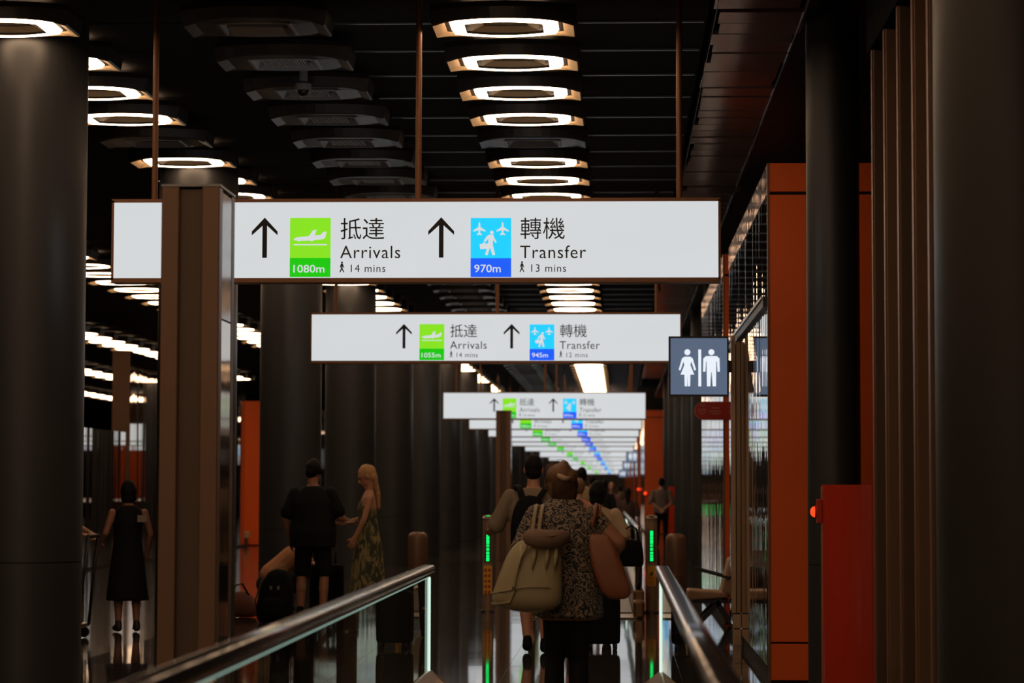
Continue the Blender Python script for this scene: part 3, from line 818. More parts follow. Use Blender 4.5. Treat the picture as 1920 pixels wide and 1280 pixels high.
# ================================================================== luggage
M_nyl = mat('black_nylon', (.008, .008, .009), .8, spec=.12, bump=.3, bscale=50)
M_olive = mat('olive_canvas', (.17, .13, .07), .75, bump=.3, bscale=30)
def rounded(mb_rings, name, m, parent, sub=1):
    return obj(name, MB().loft(mb_rings), m, parent, True, sub=sub)
def srect(cx, cy, z, hx, hy, n=20, e=.45):
    return [(cx + hx * math.copysign(abs(math.cos(q)) ** e, math.cos(q)), cy + hy * math.copysign(abs(math.sin(q)) ** e, math.sin(q)), z) for q in [2 * math.pi * i / n for i in range(n)]]
def suitcase(X, Y, w, d, h, rz, m, label, handle=.25):
    t = thing('suitcase', label, 'suitcase', (X, Y, 0), rz)
    rounded([srect(0, 0, z, w / 2 * k, d / 2 * k) for z, k in ((.05, .8), (.055, .96), (.09, 1), (h - .04, 1), (h - .005, .95), (h, .8))], 'shell', m, t, 1)
    for sx_ in (-1, 1):
        for sy in (-1, 1): obj('wheel', MB().cyl((sx_ * (w / 2 - .05) - .012, sy * (d / 2 - .04), .03), (sx_ * (w / 2 - .05) + .012, sy * (d / 2 - .04), .03), .03, n=14), M_frame, t)
    if handle:
        hd = MB()
        hd.tube([(-.1, 0, h - .01), (-.1, 0, h + handle), (.1, 0, h + handle), (.1, 0, h - .01)], .011, n=8)
        obj('pull_handle', hd, M_frame, t, True)
    for k in (-.25, 0, .25): obj('rib', MB().box(w * k - .006, w * k + .006, -d / 2 - .006, d / 2 + .006, .12, h - .08), m, t)
    return t
pb = at(518, 1165, 26.0)
t = thing('backpack', 'bulky black travel backpack standing by the man in black shorts', 'backpack', (pb.x, 26.0, 0))
rounded([srect(dx, 0, z, a, b) for z, a, b, dx in ((.0, .13, .08, -.03), (.02, .18, .12, -.03), (.15, .20, .14, -.02), (.32, .19, .13, 0), (.46, .15, .11, .01), (.55, .11, .08, .02), (.575, .05, .03, .02))], 'pack_body', M_nyl, t)
rounded([srect(-.02, -.14, z, a, b) for z, a, b in ((.06, .10, .02), (.08, .13, .05), (.24, .12, .05), (.28, .08, .02))], 'front_pocket', M_nyl, t)
for sx_ in (-1, 1): obj('buckle', MB().box(sx_ * .04 - .012, sx_ * .04 + .012, -.155, -.13, .36, .40), M_steel, t)
obj('strap', MB().tube([(-.20, -.03, .06), (-.22, -.05, .25), (-.15, -.07, .45), (-.05, -.05, .56), (.10, -.05, .62)], .012, n=8, flat=.5), M_olive, t, True)
pb = at(612, 1160, 27.6)
suitcase(pb.x, 27.6, .40, .25, .58, .2, M_nyl, 'black suitcase standing behind the legs of the man in black')
pb = at(452, 1165, 27.0)
t = thing('duffel_bag', 'dark reddish-brown soft bag lying left of the black backpack', 'bag', (pb.x, 27.0, 0))
rounded([srect(0, 0, z, a, b) for z, a, b in ((.0, .15, .10), (.03, .19, .14), (.14, .18, .14), (.24, .13, .10), (.30, .05, .04))], 'bag_body', mat('maroon_canvas', (.16, .05, .03), .7, bump=.4, bscale=18), t)
obj('handle', MB().tube([(-.10, -.05, .22), (-.06, -.07, .36), (.02, -.07, .38), (.12, -.05, .20)], .012, n=8), M_nyl, t, True)

# luggage trolley half hidden behind the nearest column
p = at(172, 1180, 23.6)
t = thing('luggage_trolley', 'luggage trolley beside the nearest column at far left', 'trolley', (p.x - .1, 23.15, 0))
obj('deck', MB().box(-.18, .12, -.25, .25, .10, .14), M_steel, t, bevel=.01)
for y in (-.22, .22):
    obj('upright', MB().tube([(.12, y, .12), (.16, y, .6), (.20, y, .98)], .016, n=8), M_frame, t, True)
obj('push_bar', MB().cyl((.20, -.22, .98), (.20, .22, .98), .02, n=12), M_frame, t, True)
for x, y in ((-.14, -.2), (-.14, .2), (.08, -.2), (.08, .2)): obj('wheel', MB().cyl((x, y - .02, .05), (x, y + .02, .05), .05, n=16), M_frame, t)
st = thing('suitcase', 'olive suitcase standing on the luggage trolley at far left', 'suitcase', (p.x - .13, 23.15, .14))
rounded([srect(0, 0, z, .14 * k, .15 * k) for z, k in ((0, .85), (.01, .97), (.05, 1), (.50, 1), (.535, .95), (.54, .8))], 'shell', M_olive, st)
obj('handle', MB().tube([(-.06, -.02, .535), (-.05, -.02, .575), (.05, -.02, .575), (.06, -.02, .535)], .011, n=8), M_frame, st, True)

# ================================================================== people
SKIN = mat('skin_warm', (.52, .25, .15), .5, var=.05)
SKIN2 = mat('skin_tan', (.42, .19, .11), .5, var=.05)
HAIRB = mat('black_hair', (.008, .007, .007), .6, spec=.2, bump=.5, bscale=60, stretch=(3, 3, .5))
HAIRBR = mat('brown_hair', (.20, .095, .045), .5, bump=.6, bscale=60, stretch=(3, 3, .6), var=.3)
HAIRBL = mat('blonde_hair', (.55, .30, .12), .45, bump=.6, bscale=60, stretch=(3, 3, .4), var=.25)
def cloth(name, c): return mat(name, c, .8, bump=.35, bscale=14, var=.12, spec=.2)

def V(*a): return Vector(a)
def hand(mb, wrist, d, n, side, curl=.5, k=1.0):
    """palm along d from the wrist, palm facing n, thumb on the given side"""
    d = Vector(d).normalized(); n = Vector(n); n = (n - d * n.dot(d)).normalized()
    a = d.cross(n) * side                        # towards the thumb
    w = Vector(wrist)
    for o in (-.022, 0, .022): mb.cap(w + a * o * .6, w + d * .075 * k + a * o, .017, .015, 8)
    for i, (o, L) in enumerate(((.028, .066), (.009, .075), (-.010, .070), (-.028, .054))):
        p0 = w + d * .082 * k + a * o
        c1 = curl * .6; c2 = curl * 1.5
        p1 = p0 + (d * math.cos(c1) + n * math.sin(c1)) * L * .55 * k + a * o * .12
        p2 = p1 + (d * math.cos(c2) + n * math.sin(c2)) * L * .5 * k
        mb.cap(p0, p1, .0095, .0088, 8); mb.cap(p1, p2, .0088, .0075, 8)
    q0 = w + d * .025 + a * .03; q1 = q0 + (d * .7 + a * .7 + n * .2) * .035; q2 = q1 + (d * .95 + a * .15 + n * .3) * .03
    mb.cap(q0, q1, .013, .011, 8); mb.cap(q1, q2, .011, .009, 8)

def ering(z, hx, hy, cy=0.0, cx=0.0, n=24, e=.85):
    return [(cx + hx * math.copysign(abs(math.cos(q)) ** e, math.cos(q)), cy + hy * math.copysign(abs(math.sin(q)) ** e, math.sin(q)), z) for q in [2 * math.pi * i / n for i in range(n)]]

def person(label, loc, rz=0.0, h=1.72, skin=SKIN, hair=HAIRB, hairstyle='short', shirt=None, sleeve=.55, hem=.86, loose=1.0, trousers=None, tlen=.10,
           dress=None, shoes=None, J=None, vox=.012, build=1.0, lean=0.0, headturn=0.0, nod=0.0, hands=True, group=None, wide=1.0):
    k = h / 1.75
    t = thing('person', label, 'person', loc, rz, group)
    j = dict(neck=V(0, -.015, 1.45), head=V(0, .02, 1.625), shL=V(-.185 * build, -.01, 1.405), shR=V(.185 * build, -.01, 1.405),
             elL=V(-.245 * build, -.04, 1.12), elR=V(.245 * build, -.04, 1.12), wrL=V(-.26, .05, .88), wrR=V(.26, .05, .88),
             hipL=V(-.09, 0, .92), hipR=V(.09, 0, .92), knL=V(-.10, .02, .50), knR=V(.10, .02, .50), anL=V(-.105, -.03, .085), anR=V(.105, -.03, .085),
             dL=None, dR=None, nL=V(1, 0, 0), nR=V(-1, 0, 0))
    if J: j.update({a: (V(*b) if b is not None else None) for a, b in J.items()})
    Rl = Matrix.Rotation(-lean, 3, 'X'); piv = V(0, 0, .95)
    def T(p):                                    # upper body leans about the hips
        p = Vector(p)
        return ((Rl @ (p - piv)) + piv if p.z > .95 or lean else p) * 1.0
    S = lambda p: Vector(p) * k
    up_ = ('neck', 'head', 'shL', 'shR')
    for a in up_: j[a] = T(j[a])
    if not J or 'elL' not in J: j['elL'] = T(j['elL']); j['wrL'] = T(j['wrL'])
    if not J or 'elR' not in J: j['elR'] = T(j['elR']); j['wrR'] = T(j['wrR'])
    Rh = Matrix.Rotation(headturn, 3, 'Z') @ Matrix.Rotation(-nod - lean * .5, 3, 'X')
    hd = j['head']
    def Hd(x, y, z): return S(hd + Rh @ V(x, y, z))
    body = MB()
    body.ell(Hd(0, 0, .02), [c * k for c in (.074, .092, .105)], Rh)           # skull
    body.ell(Hd(0, .025, -.045), [c * k for c in (.058, .068, .075)], Rh)      # jaw
    body.ell(Hd(0, .065, -.10), [c * k for c in (.026, .026, .022)], Rh)       # chin
    body.cap(Hd(0, .088, .015), Hd(0, .108, -.03), .010 * k, .015 * k, 8)      # nose
    body.cap(Hd(-.03, .086, .03), Hd(.03, .086, .03), .011 * k, .011 * k, 8)   # brow
    body.cap(Hd(-.02, .088, -.062), Hd(.02, .088, -.062), .009 * k, .009 * k, 8)
    for s in (-1, 1): body.ell(Hd(s * .079, -.005, -.005), [c * k for c in (.012, .022, .034)], Rh)
    body.cap(S(j['neck'] + V(0, 0, -.03)), Hd(0, -.01, -.06), .056 * k * build, .054 * k, 14)
    rings = [(.86, .145, .10, .0), (.95, .165, .115, -.005), (1.05, .145, .10, .0), (1.15, .14, .10, .0), (1.28, .165, .112, .0), (1.38, .172, .098, -.005), (1.435, .12, .075, -.012), (1.465, .065, .055, -.015)]
    tr = []
    for z, a, b, cy in rings:
        tr.append([S(T(p)) for p in ering(z, a * build * (wide if z < 1.3 else 1) * (.88 if z > 1.35 else 1), b * build * (.9 if z > 1.35 else 1), cy)])
    body.loft(tr)
    for s in ('L', 'R'):
        sh, el, wr = j['sh' + s], j['el' + s], j['wr' + s]
        body.cap(S(sh + V(0, 0, -.03)), S(el), .046 * k * build, .038 * k * build); body.cap(S(el), S(wr), .038 * k * build, .026 * k)
        d = j['d' + s]
        d = (wr - el) if d is None else d
        if hands: hand(body, S(wr), d, j['n' + s], 1 if s == 'R' else -1, .55, k)
        else: body.cap(S(wr), S(wr + d.normalized() * .13), .035 * k, .022 * k)
        hp, kn, an = j['hip' + s], j['kn' + s], j['an' + s]
        body.cap(S(hp), S(kn), .082 * k * build, .054 * k); body.cap(S(kn + V(0, -.008, -.03)), S(kn * .55 + an * .45 + V(0, -.012, 0)), .053 * k, .055 * k); body.cap(S(kn * .55 + an * .45 + V(0, -.01, 0)), S(an), .052 * k, .037 * k)
        body.cap(S(an + V(0, -.02, -.045)), S(an + V(.01 if s == 'R' else -.01, .15, -.055)), .038 * k, .03 * k)
    obj('body', body, skin, t, True, remesh=vox * .75 if hands else vox, smoothit=2)
    for s in (-1, 1): obj('eye', MB().ell(Hd(s * .03, .089, .008), [.012 * k, .006 * k, .007 * k], Rh, 8, 6), M_frame, t)
    # hair
    hm = MB()
    if hairstyle != 'bald':
        hm.ell(Hd(0, -.022, .035), [c * k for c in (.083, .094, .104)], Rh)
        hm.ell(Hd(0, -.045, -.02), [c * k for c in (.074, .066, .075)], Rh)
        if hairstyle == 'long':
            for q in range(4):
                hm.ell(Hd(0, -.055 - .012 * q, -.05 - .07 * q), [c * k for c in (.078 - .006 * q, .05, .075)], Rh)
        if hairstyle == 'bob':
            hm.ell(Hd(0, -.025, .0), [c * k for c in (.098, .098, .115)], Rh)
            hm.ell(Hd(0, -.035, -.08), [c * k for c in (.094, .08, .075)], Rh)
        if hairstyle == 'bun':
            hm.ell(Hd(.0, -.05, .06), [c * k for c in (.085, .08, .09)], Rh)
            hm.ell(Hd(-.01, -.065, .125), [c * k for c in (.052, .05, .05)], Rh)
            hm.ell(Hd(.0, -.06, .165), [c * k for c in (.03, .03, .035)], Rh)
            hm.ell(Hd(.0, -.055, -.05), [c * k for c in (.072, .055, .08)], Rh)
        if hairstyle == 'ponytail':
            hm.ell(Hd(0, -.075, .05), [c * k for c in (.06, .05, .06)], Rh)
            hm.ell(Hd(0, -.06, -.03), [c * k for c in (.08, .06, .08)], Rh)
            b0 = S(hd + Rh @ V(0, -.085, .02))
            for q in range(7): hm.ell(b0 + V(0, -.012 * min(q, 4) - .004 * q, -.065 * q) * k, [c * k for c in (.062 - .003 * q, .042 - .003 * q, .055)])
        ho = obj('hair', hm, hair, t, True, remesh=vox, smoothit=2)
    # clothes
    if shirt:
        sm = MB()
        g = .014 * loose
        rr = [(hem, .168, .122, .0), (.95, .172, .125, -.005), (1.05, .162 , .115, .0), (1.15, .158, .113, .0), (1.28, .172, .120, .0), (1.38, .176, .104, -.005), (1.438, .125, .082, -.012), (1.462, .082, .068, -.015)]
        gz = lambda z: g if z < 1.1 else g * max(.15, 1 - (z - 1.1) / .34)
        sm.loft([[S(T(p)) for p in ering(z, (a * build * (.93 if z > 1.35 else 1) + gz(z)) * (wide if z < 1.3 else 1), b * build + gz(z), cy)] for z, a, b, cy in rr])
        for s in ('L', 'R'):
            sh, el, wr = j['sh' + s], j['el' + s], j['wr' + s]
            f = min(1.0, sleeve * 2) if sleeve <= .5 else 1.0
            sm.cap(S(sh + V(0, 0, -.020)), S(sh + (el - sh) * f), (.060 + g * .08) * k * build, (.050 + g * .65) * k * build)
            if sleeve > .5: sm.cap(S(el), S(el + (wr - el) * min(1, (sleeve - .5) * 2)), .050 * k * build + g * .4, .038 * k)
        obj('shirt', sm, shirt, t, True, remesh=vox, smoothit=3)
    if trousers:
        tm = MB()
        tm.loft([[S(p) for p in ering(z, a * build * wide, b * build)] for z, a, b in ((.84, .165, .115), (.93, .175, .122), (1.0, .168, .118), (1.03, .16, .112))])
        for s in ('L', 'R'):
            hp, kn, an = j['hip' + s], j['kn' + s], j['an' + s]
            if tlen >= .45:
                f = (hp.z - tlen) / max(.01, hp.z - kn.z); tm.cap(S(hp), S(hp + (kn - hp) * f), .098 * k * build, .085 * k * build)
            else:
                tm.cap(S(hp), S(kn), .096 * k * build, .068 * k * build); tm.cap(S(kn), S(kn + (an - kn) * .97), .068 * k * build, .055 * k)
        obj('trousers' if tlen < .45 else 'shorts', tm, trousers, t, True, remesh=vox, smoothit=2)
    if dress:
        m_, rows = dress
        dm = MB()
        dm.loft([[S(p if z < .95 else T(p)) for p in ering(z, a, b, cy)] for z, a, b, cy in rows])
        obj('dress', dm, m_, t, True, remesh=vox, smoothit=2)
    if shoes:
        for s in ('L', 'R'):
            an = j['an' + s]; o = .012 if s == 'R' else -.012
            f = MB(); f.cap(S(an + V(0, -.03, -.038)), S(an + V(o, .15, -.048)), .046 * k, .038 * k); f.cap(S(an + V(0, -.02, -.03)), S(an + V(0, -.01, .02)), .045 * k, .042 * k)
            obj('shoe', f, shoes, t, True, remesh=vox, smoothit=2)
    return t

# ---- the woman in the middle, seen from behind, and her bags
YW = 14.0
def wx(px, py, dy=0.0): return at(px, py, YW + dy)
PAIS = patterned('paisley_blouse', (.022, .025, .03), (.34, .25, .17), 30)
base = wx(1062, 1100); bx = base.x
def L_(px, py, dy=0.0):
    p = wx(px, py, dy); return V(p.x - bx, p.y - YW, p.z)
t = thing('person', 'woman in a paisley blouse and black leggings seen from behind, carrying two bags', 'person', (bx, YW, 0))
body = MB()
hc = L_(1056, 905)
body.ell(hc, (.075, .092, .112)); body.ell(hc + V(0, .03, -.05), (.058, .066, .07)); body.cap(hc + V(0, .09, .0), hc + V(0, .108, -.03), .01, .015, 8)
for s in (-1, 1): body.ell(hc + V(s * .078, .0, -.01), (.012, .02, .032))
body.cap(L_(1058, 950), L_(1056, 915), .064, .058, 14)
TR = [(1160, 1012, 1122, .14), (1120, 1012, 1120, .15), (1060, 1014, 1112, .14), (1010, 1010, 1118, .14), (970, 1008, 1120, .125), (950, 1020, 1106, .10), (938, 1034, 1086, .08)]
def trow(y, a, b, hd, g=0.0, cy=0.0):
    l = L_(a, y); r = L_(b, y)
    return ering(l.z, (r.x - l.x) / 2 + g, hd + g, cy, (l.x + r.x) / 2, 28)
body.loft([trow(*q) for q in TR])
shR, elR, wrR = L_(1108, 967), L_(1158, 1018, -.03), L_(1140, 1052, .20)
shL, elL, wrL = L_(1006, 966), L_(982, 1015, .02), L_(1000, 1040, .24)
for sh, el, wr, sd in ((shR, elR, wrR, 1), (shL, elL, wrL, -1)):
    body.cap(sh, el, .062, .052); body.cap(el, wr, .050, .032); hand(body, wr, (-sd * .6, .7, .1), (-sd, 0, -.3), sd, 1.0)
lg = []
for px, s in ((1041, -1), (1086, 1)):
    top = L_(px + (4 if s < 0 else -4), 1150); kn = V(L_(px - 1, 1235).x, .0, .46); an = V(kn.x + s * .005, -.03, .085)
    lg.append((top, kn, an, s))
    body.cap(V(top.x, top.y, .80), kn, .088, .050); body.cap(kn, kn * .55 + an * .45 + V(0, -.015, 0), .049, .052); body.cap(kn * .55 + an * .45 + V(0, -.015, 0), an, .050, .036)
    body.cap(an + V(0, -.02, -.045), an + V(s * .01, .15, -.055), .038, .03)
obj('body', body, SKIN2, t, True, remesh=.009, smoothit=2)
bl = MB()
BR = [(1157, 1008, 1127, .16), (1140, 1006, 1128, .165), (1100, 1006, 1124, .165), (1055, 1008, 1116, .155), (1010, 1004, 1122, .155), (975, 1003, 1120, .14), (958, 1012, 1108, .115), (946, 1022, 1094, .095), (935, 1034, 1084, .085)]
bl.loft([trow(*q, .012) for q in BR])
bl.cap(shR, L_(1131, 993, -.01), .066, .066); bl.cap(shL, L_(988, 1004, .02), .068, .068)
bl.cap(L_(988, 1000), L_(972, 1028, -.02), .05, .05)
obj('blouse', bl, PAIS, t, True, remesh=.011, smoothit=3)
lm = MB()
for top, kn, an, s in lg:
    lm.cap(V(top.x, top.y, .82), kn, .096, .058); lm.cap(kn, kn * .55 + an * .45 + V(0, -.015, 0), .057, .060); lm.cap(kn * .55 + an * .45 + V(0, -.015, 0), an, .065, .045)
lm.ell(V((lg[0][0].x + lg[1][0].x) / 2, 0, .86), (.17, .135, .13))
obj('leggings', lm, cloth('black_leggings', (.010, .010, .011)), t, True, remesh=.011, smoothit=2)
for top, kn, an, s in lg:
    f = MB(); f.cap(an + V(0, -.03, -.038), an + V(s * .012, .15, -.048), .046, .038); f.cap(an + V(0, -.02, -.03), an + V(0, -.01, .01), .046, .044)
    obj('shoe', f, M_nyl, t, True, remesh=.011, smoothit=2)
hm = MB()
hm.ell(L_(1056, 908, -.02), (.085, .095, .118)); hm.ell(L_(1060, 922, -.05), (.072, .05, .085)); hm.ell(L_(1061, 932, -.045), (.06, .045, .07))
ho = obj('hair', hm, mat('dark_brown_hair', (.075, .036, .022), .6, bump=.6, bscale=60, stretch=(3, 3, .6), var=.3, spec=.3), t, True, remesh=.009, smoothit=2)
hb_ = MB()
hb_.ell(L_(1050, 891, -.03), (.082, .085, .07)); hb_.ell(L_(1038, 908, -.015), (.034, .07, .085)); hb_.ell(L_(1068, 895, -.035), (.046, .065, .055))
hb_.ell(L_(1054, 884, -.045), (.055, .058, .05)); hb_.ell(L_(1057, 874, -.04), (.034, .036, .034)); hb_.ell(L_(1056, 868, -.04), (.015, .015, .02))
obj('hair_bun', hb_, HAIRBR, t, True, remesh=.009, smoothit=2)
random.seed(3)
for q in range(26):
    a_ = math.radians(random.uniform(60, 290)); c_ = L_(1053, 896, -.03)
    rr_ = random.uniform(.078, .09); e_ = random.uniform(.010, .026)
    d_ = V(math.cos(a_), random.uniform(-.3, .1), math.sin(a_)); n_ = V(-math.sin(a_), 0, math.cos(a_))
    obj('loose_strand', MB().tube([c_ + d_ * rr_ - n_ * .02, c_ + d_ * (rr_ + e_ * .7), c_ + d_ * (rr_ + e_) + n_ * .02, c_ + d_ * (rr_ + e_ * .6) + n_ * .045], .0011, n=4), HAIRBR, t)
sc_ = MB(); sc_.tube([L_(1043, 884, -.085), L_(1048, 891, -.105), L_(1056, 896, -.115), L_(1063, 897, -.11), L_(1070, 896, -.09)], [.008, .014, .016, .014, .008], n=10)
obj('hair_band', sc_, mat('cream_band', (.55, .40, .26), .7), t, True)

GREEN = mat('sage_leather', (.36, .29, .155), .5, bump=.35, bscale=5, var=.1)
def bag_rows(rows, dyc, e=.6, n=32):
    out = []
    for y, a, b, hd, dy in rows:
        l = wx(a, y, dyc + dy); r = wx(b, y, dyc + dy)
        out.append(ering(l.z, (r.x - l.x) / 2, hd, l.y, (l.x + r.x) / 2, n, e))
    return out
def rel(rows, o): return [[(x - o[0], y - o[1], z - o[2]) for x, y, z in r] for r in rows]
ob = wx(985, 1146, -.25)
bt = thing('shoulder_bag', 'large sage green shoulder bag hanging behind the woman in paisley', 'bag', ob)
rows = bag_rows([(1148, 985, 1010, .02, 0), (1144, 962, 1028, .07, 0), (1137, 935, 1046, .10, 0), (1128, 921, 1053, .115, 0), (1112, 923, 1055, .12, 0), (1090, 931, 1055, .115, .01), (1065, 940, 1055, .105, .02), (1045, 948, 1054, .09, .03), (1028, 958, 1051, .07, .04), (1018, 968, 1046, .05, .05), (1010, 978, 1040, .03, .06)], -.26)
bg = obj('bag_body', MB().loft(rel(rows, ob)), GREEN, bt, True, sub=2)
def rb(px, py, dy): p = wx(px, py, dy); return V(p.x - ob.x, p.y - ob.y, p.z - ob.z)
obj('seam_band', MB().tube([rb(921, 1112, -.32), rb(945, 1108, -.375), rb(985, 1100, -.385), rb(1025, 1100, -.38), rb(1054, 1108, -.30)], .005, n=8), GREEN, bt, True)
for x0 in (978, 1003, 1028, 1044):
    obj('pleat', MB().tube([rb(x0, 1022, -.30), rb(x0 - 2, 1042, -.345), rb(x0 - 5, 1066, -.365)], [.010, .014, .004], n=8, flat=.6), GREEN, bt, True)
obj('side_strap', MB().tube([rb(990, 1018, -.315), rb(975, 1045, -.36), rb(966, 1080, -.375), rb(963, 1108, -.385), rb(956, 1128, -.375), rb(922, 1132, -.33)], .011, n=8, flat=.5), GREEN, bt, True)
obj('strap_buckle', MB().cyl(rb(963, 1100, -.375), rb(963, 1104, -.395), .012, n=12), M_steel, bt)
for x0, x1, d in ((992, 1008, 0), (1004, 1020, .02)):
    obj('shoulder_strap', MB().tube([rb(x0 + 2, 1018, -.24), rb(x0 + 6, 1000, -.20), rb(x0 + 9, 975, -.165), rb(x0 + 12, 957, -.125), rb(x0 + 14, 946, -.03), rb(x0 + 14, 955, .10)], .012, n=8, flat=.45), mat('strap_tan', (.30, .22, .13), .6), bt, True)
on = wx(1022, 1008, -.30)
nt = thing('neck_pillow', 'brown travel neck pillow lying across the top of the green bag', 'pillow', on)
def rn(px, py, dy): p = wx(px, py, dy); return V(p.x - on.x, p.y - on.y, p.z - on.z)
obj('cushion', MB().tube([rn(983, 1003, -.30), rn(988, 1006, -.31), rn(1005, 1009, -.33), rn(1030, 1011, -.33), rn(1052, 1009, -.29), rn(1062, 1005, -.22), rn(1064, 1002, -.19)], [.02, .048, .056, .056, .050, .035, .012], n=16), mat('pillow_plush', (.24, .15, .10), .9, bump=.4, bscale=90), nt, True, sub=1)
obj('seam', MB().tube([rn(990, 1000, -.34), rn(1010, 1003, -.375), rn(1035, 1004, -.375), rn(1058, 1000, -.31)], .004, n=6), mat('pillow_piping', (.33, .21, .14), .8), nt, True)
TAN = mat('brown_leather', (.26, .085, .035), .5, bump=.3, bscale=9, var=.12)
ot = wx(1160, 1122, -.14)
tt = thing('tote_bag', 'reddish-brown leather tote under the right arm of the woman in paisley', 'bag', ot)
rows = bag_rows([(1123, 1148, 1168, .03, 0), (1121, 1140, 1176, .055, 0), (1112, 1130, 1185, .065, 0), (1100, 1123, 1184, .07, 0), (1085, 1117, 1178, .07, 0), (1060, 1109, 1168, .065, 0), (1035, 1105, 1158, .055, 0), (1012, 1104, 1148, .035, 0), (1003, 1106, 1138, .02, 0), (1001, 1108, 1132, .006, 0)], -.14, .4)
obj('bag_body', MB().loft(rel(rows, ot)), TAN, tt, True, sub=2)
def rt(px, py, dy): p = wx(px, py, dy); return V(p.x - ot.x, p.y - ot.y, p.z - ot.z)
obj('handle', MB().tube([rt(1108, 1015, -.09), rt(1110, 990, -.10), rt(1116, 965, -.11), rt(1119, 945, -.02), rt(1120, 960, .10)], .013, n=8, flat=.5), TAN, tt, True)
obj('handle', MB().tube([rt(1132, 1012, -.05), rt(1132, 990, -.04), rt(1126, 965, -.05), rt(1122, 946, .0), rt(1122, 970, .08)], .012, n=8, flat=.5), TAN, tt, True)

# ---- man with a black backpack
YB = 21.5; p = at(1000, 1000, YB)
BEIGE = cloth('khaki_shirt', (.28, .21, .14))
man = person('man in a khaki long-sleeved shirt wearing a black backpack, seen from behind', (p.x, YB, 0), 0, 1.74, shirt=BEIGE, sleeve=.72, hem=.80, loose=2.4, trousers=cloth('dark_shorts', (.02, .02, .022)), tlen=.50,
             shoes=M_nyl, J=dict(elL=(-.33, .02, 1.13), wrL=(-.40, .24, 1.08), nL=(0, 0, -1), dL=(-.1, 1, -.1), elR=(.27, 0, 1.12), wrR=(.22, .22, 1.05), knL=(-.08, .10, .52), anL=(-.05, -.03, .10)), vox=.011, build=1.12)
bk = thing('backpack', 'slim black backpack worn by the man in the khaki shirt', 'backpack', (p.x - .045, YB - .14, .86))
rounded([ering(z, a, b, -.06, .02, 24, .6) for z, a, b in ((0, .10, .04), (.01, .16, .08), (.15, .175, .10), (.34, .165, .09), (.48, .12, .06), (.53, .05, .02))], 'pack_body', M_nyl, bk)
rounded([ering(z, a, b, -.155, .02, 24, .6) for z, a, b in ((.04, .06, .01), (.06, .11, .035), (.2, .11, .035), (.23, .07, .01))], 'front_pocket', M_nyl, bk)
for s in (-1, 1):
    obj('shoulder_strap', MB().tube([(s * .05 + .02, -.06, .46), (s * .085 + .03, -.02, .53), (s * .12 + .04, .05, .60), (s * .13 + .04, .13, .61), (s * .14 + .04, .28, .50), (s * .15 + .04, .28, .2)], .034, n=10, flat=.4), M_nyl, bk, True)

# ---- person in the pale shirt with a black bag, and others ahead on the walkway
YP = 23.6; p = at(1120, 1000, YP)
person('person with black bobbed hair in a pale loose shirt', (p.x, YP, 0), 0, 1.52, hairstyle='bob', shirt=cloth('pale_shirt', (.62, .45, .28)), sleeve=.9, hem=.80, loose=2.6, trousers=cloth('black_trousers', (.012, .012, .013)), tlen=.1, shoes=M_nyl, build=1.1,
       J=dict(elR=(.30, .0, 1.16), wrR=(.34, .14, .98)))
hb = at(1184, 1062, YP - .05)
t = thing('handbag', 'black handbag at the side of the person in the pale shirt', 'bag', (hb.x, YP - .05, hb.z))
rounded([ering(z, a, b, 0, 0, 20, .5) for z, a, b in ((0, .10, .04), (.01, .125, .06), (.16, .115, .06), (.25, .10, .045), (.26, .07, .02))], 'bag_body', M_nyl, t)
obj('handle', MB().tube([(-.07, 0, .24), (-.06, 0, .36), (.0, 0, .40), (.05, 0, .36), (.07, 0, .24)], .009, n=8), M_nyl, t, True)
ps_ = at(1128, 1190, 21.9)
suitcase(ps_.x, 22.0, .34, .23, .52, .1, M_nyl, 'black cabin suitcase pulled along ahead of the woman in paisley', .42)

far = [  # px, head top, Y, hair colour, style, shirt, trousers, label
    (1086, 899, 29.0, HAIRBR, 'short', cloth('salmon_shirt', (.60, .24, .15)), 'person in a salmon pink shirt ahead on the walkway', 0, 1.0),
    (1091, 878, 38.0, HAIRB, 'short', cloth('cream_shirt', (.50, .36, .22)), 'tall person in a cream shirt with a dark strap, ahead of the salmon shirt', 0, 1.0),
    (1110, 893, 60.0, HAIRB, 'short', cloth('grey_shirt', (.15, .13, .12)), 'distant dark-haired person in grey between the cream and pale shirts', 0, 1.0),
    (1133, 901, 52.0, HAIRB, 'long', cloth('black_top', (.02, .018, .018)), 'distant person in a black top with long dark hair', 0, 1.0),
    (1147, 905, 56.0, HAIRBR, 'short', cloth('dusty_pink_top', (.32, .17, .15)), 'distant person in a dusty pink top walking towards the viewer', math.pi, 1.0),
    (1163, 911, 75.0, HAIRB, 'short', cloth('olive_top', (.13, .10, .07)), 'very distant person in an olive top on the walkway', 0, 1.0),
    (1177, 917, 47.0, HAIRB, 'long', cloth('plum_top', (.10, .06, .06)), 'distant small person in a dark plum top by the far handrail', 0, .93),
]
for px, top, Y, hr, hs, sh, lb, rz, kk in far:
    q = at(px, top, Y)
    person(lb, (q.x, Y, .03), rz, min(1.8, q.z - .015 if kk == 1.0 else q.z), hair=hr, hairstyle=hs, shirt=sh, sleeve=.5, trousers=cloth('dark_trousers', (.02, .019, .02)), shoes=M_nyl, vox=.02, hands=False, group='people ahead on the walkways')
q = at(1240, 895, 61)
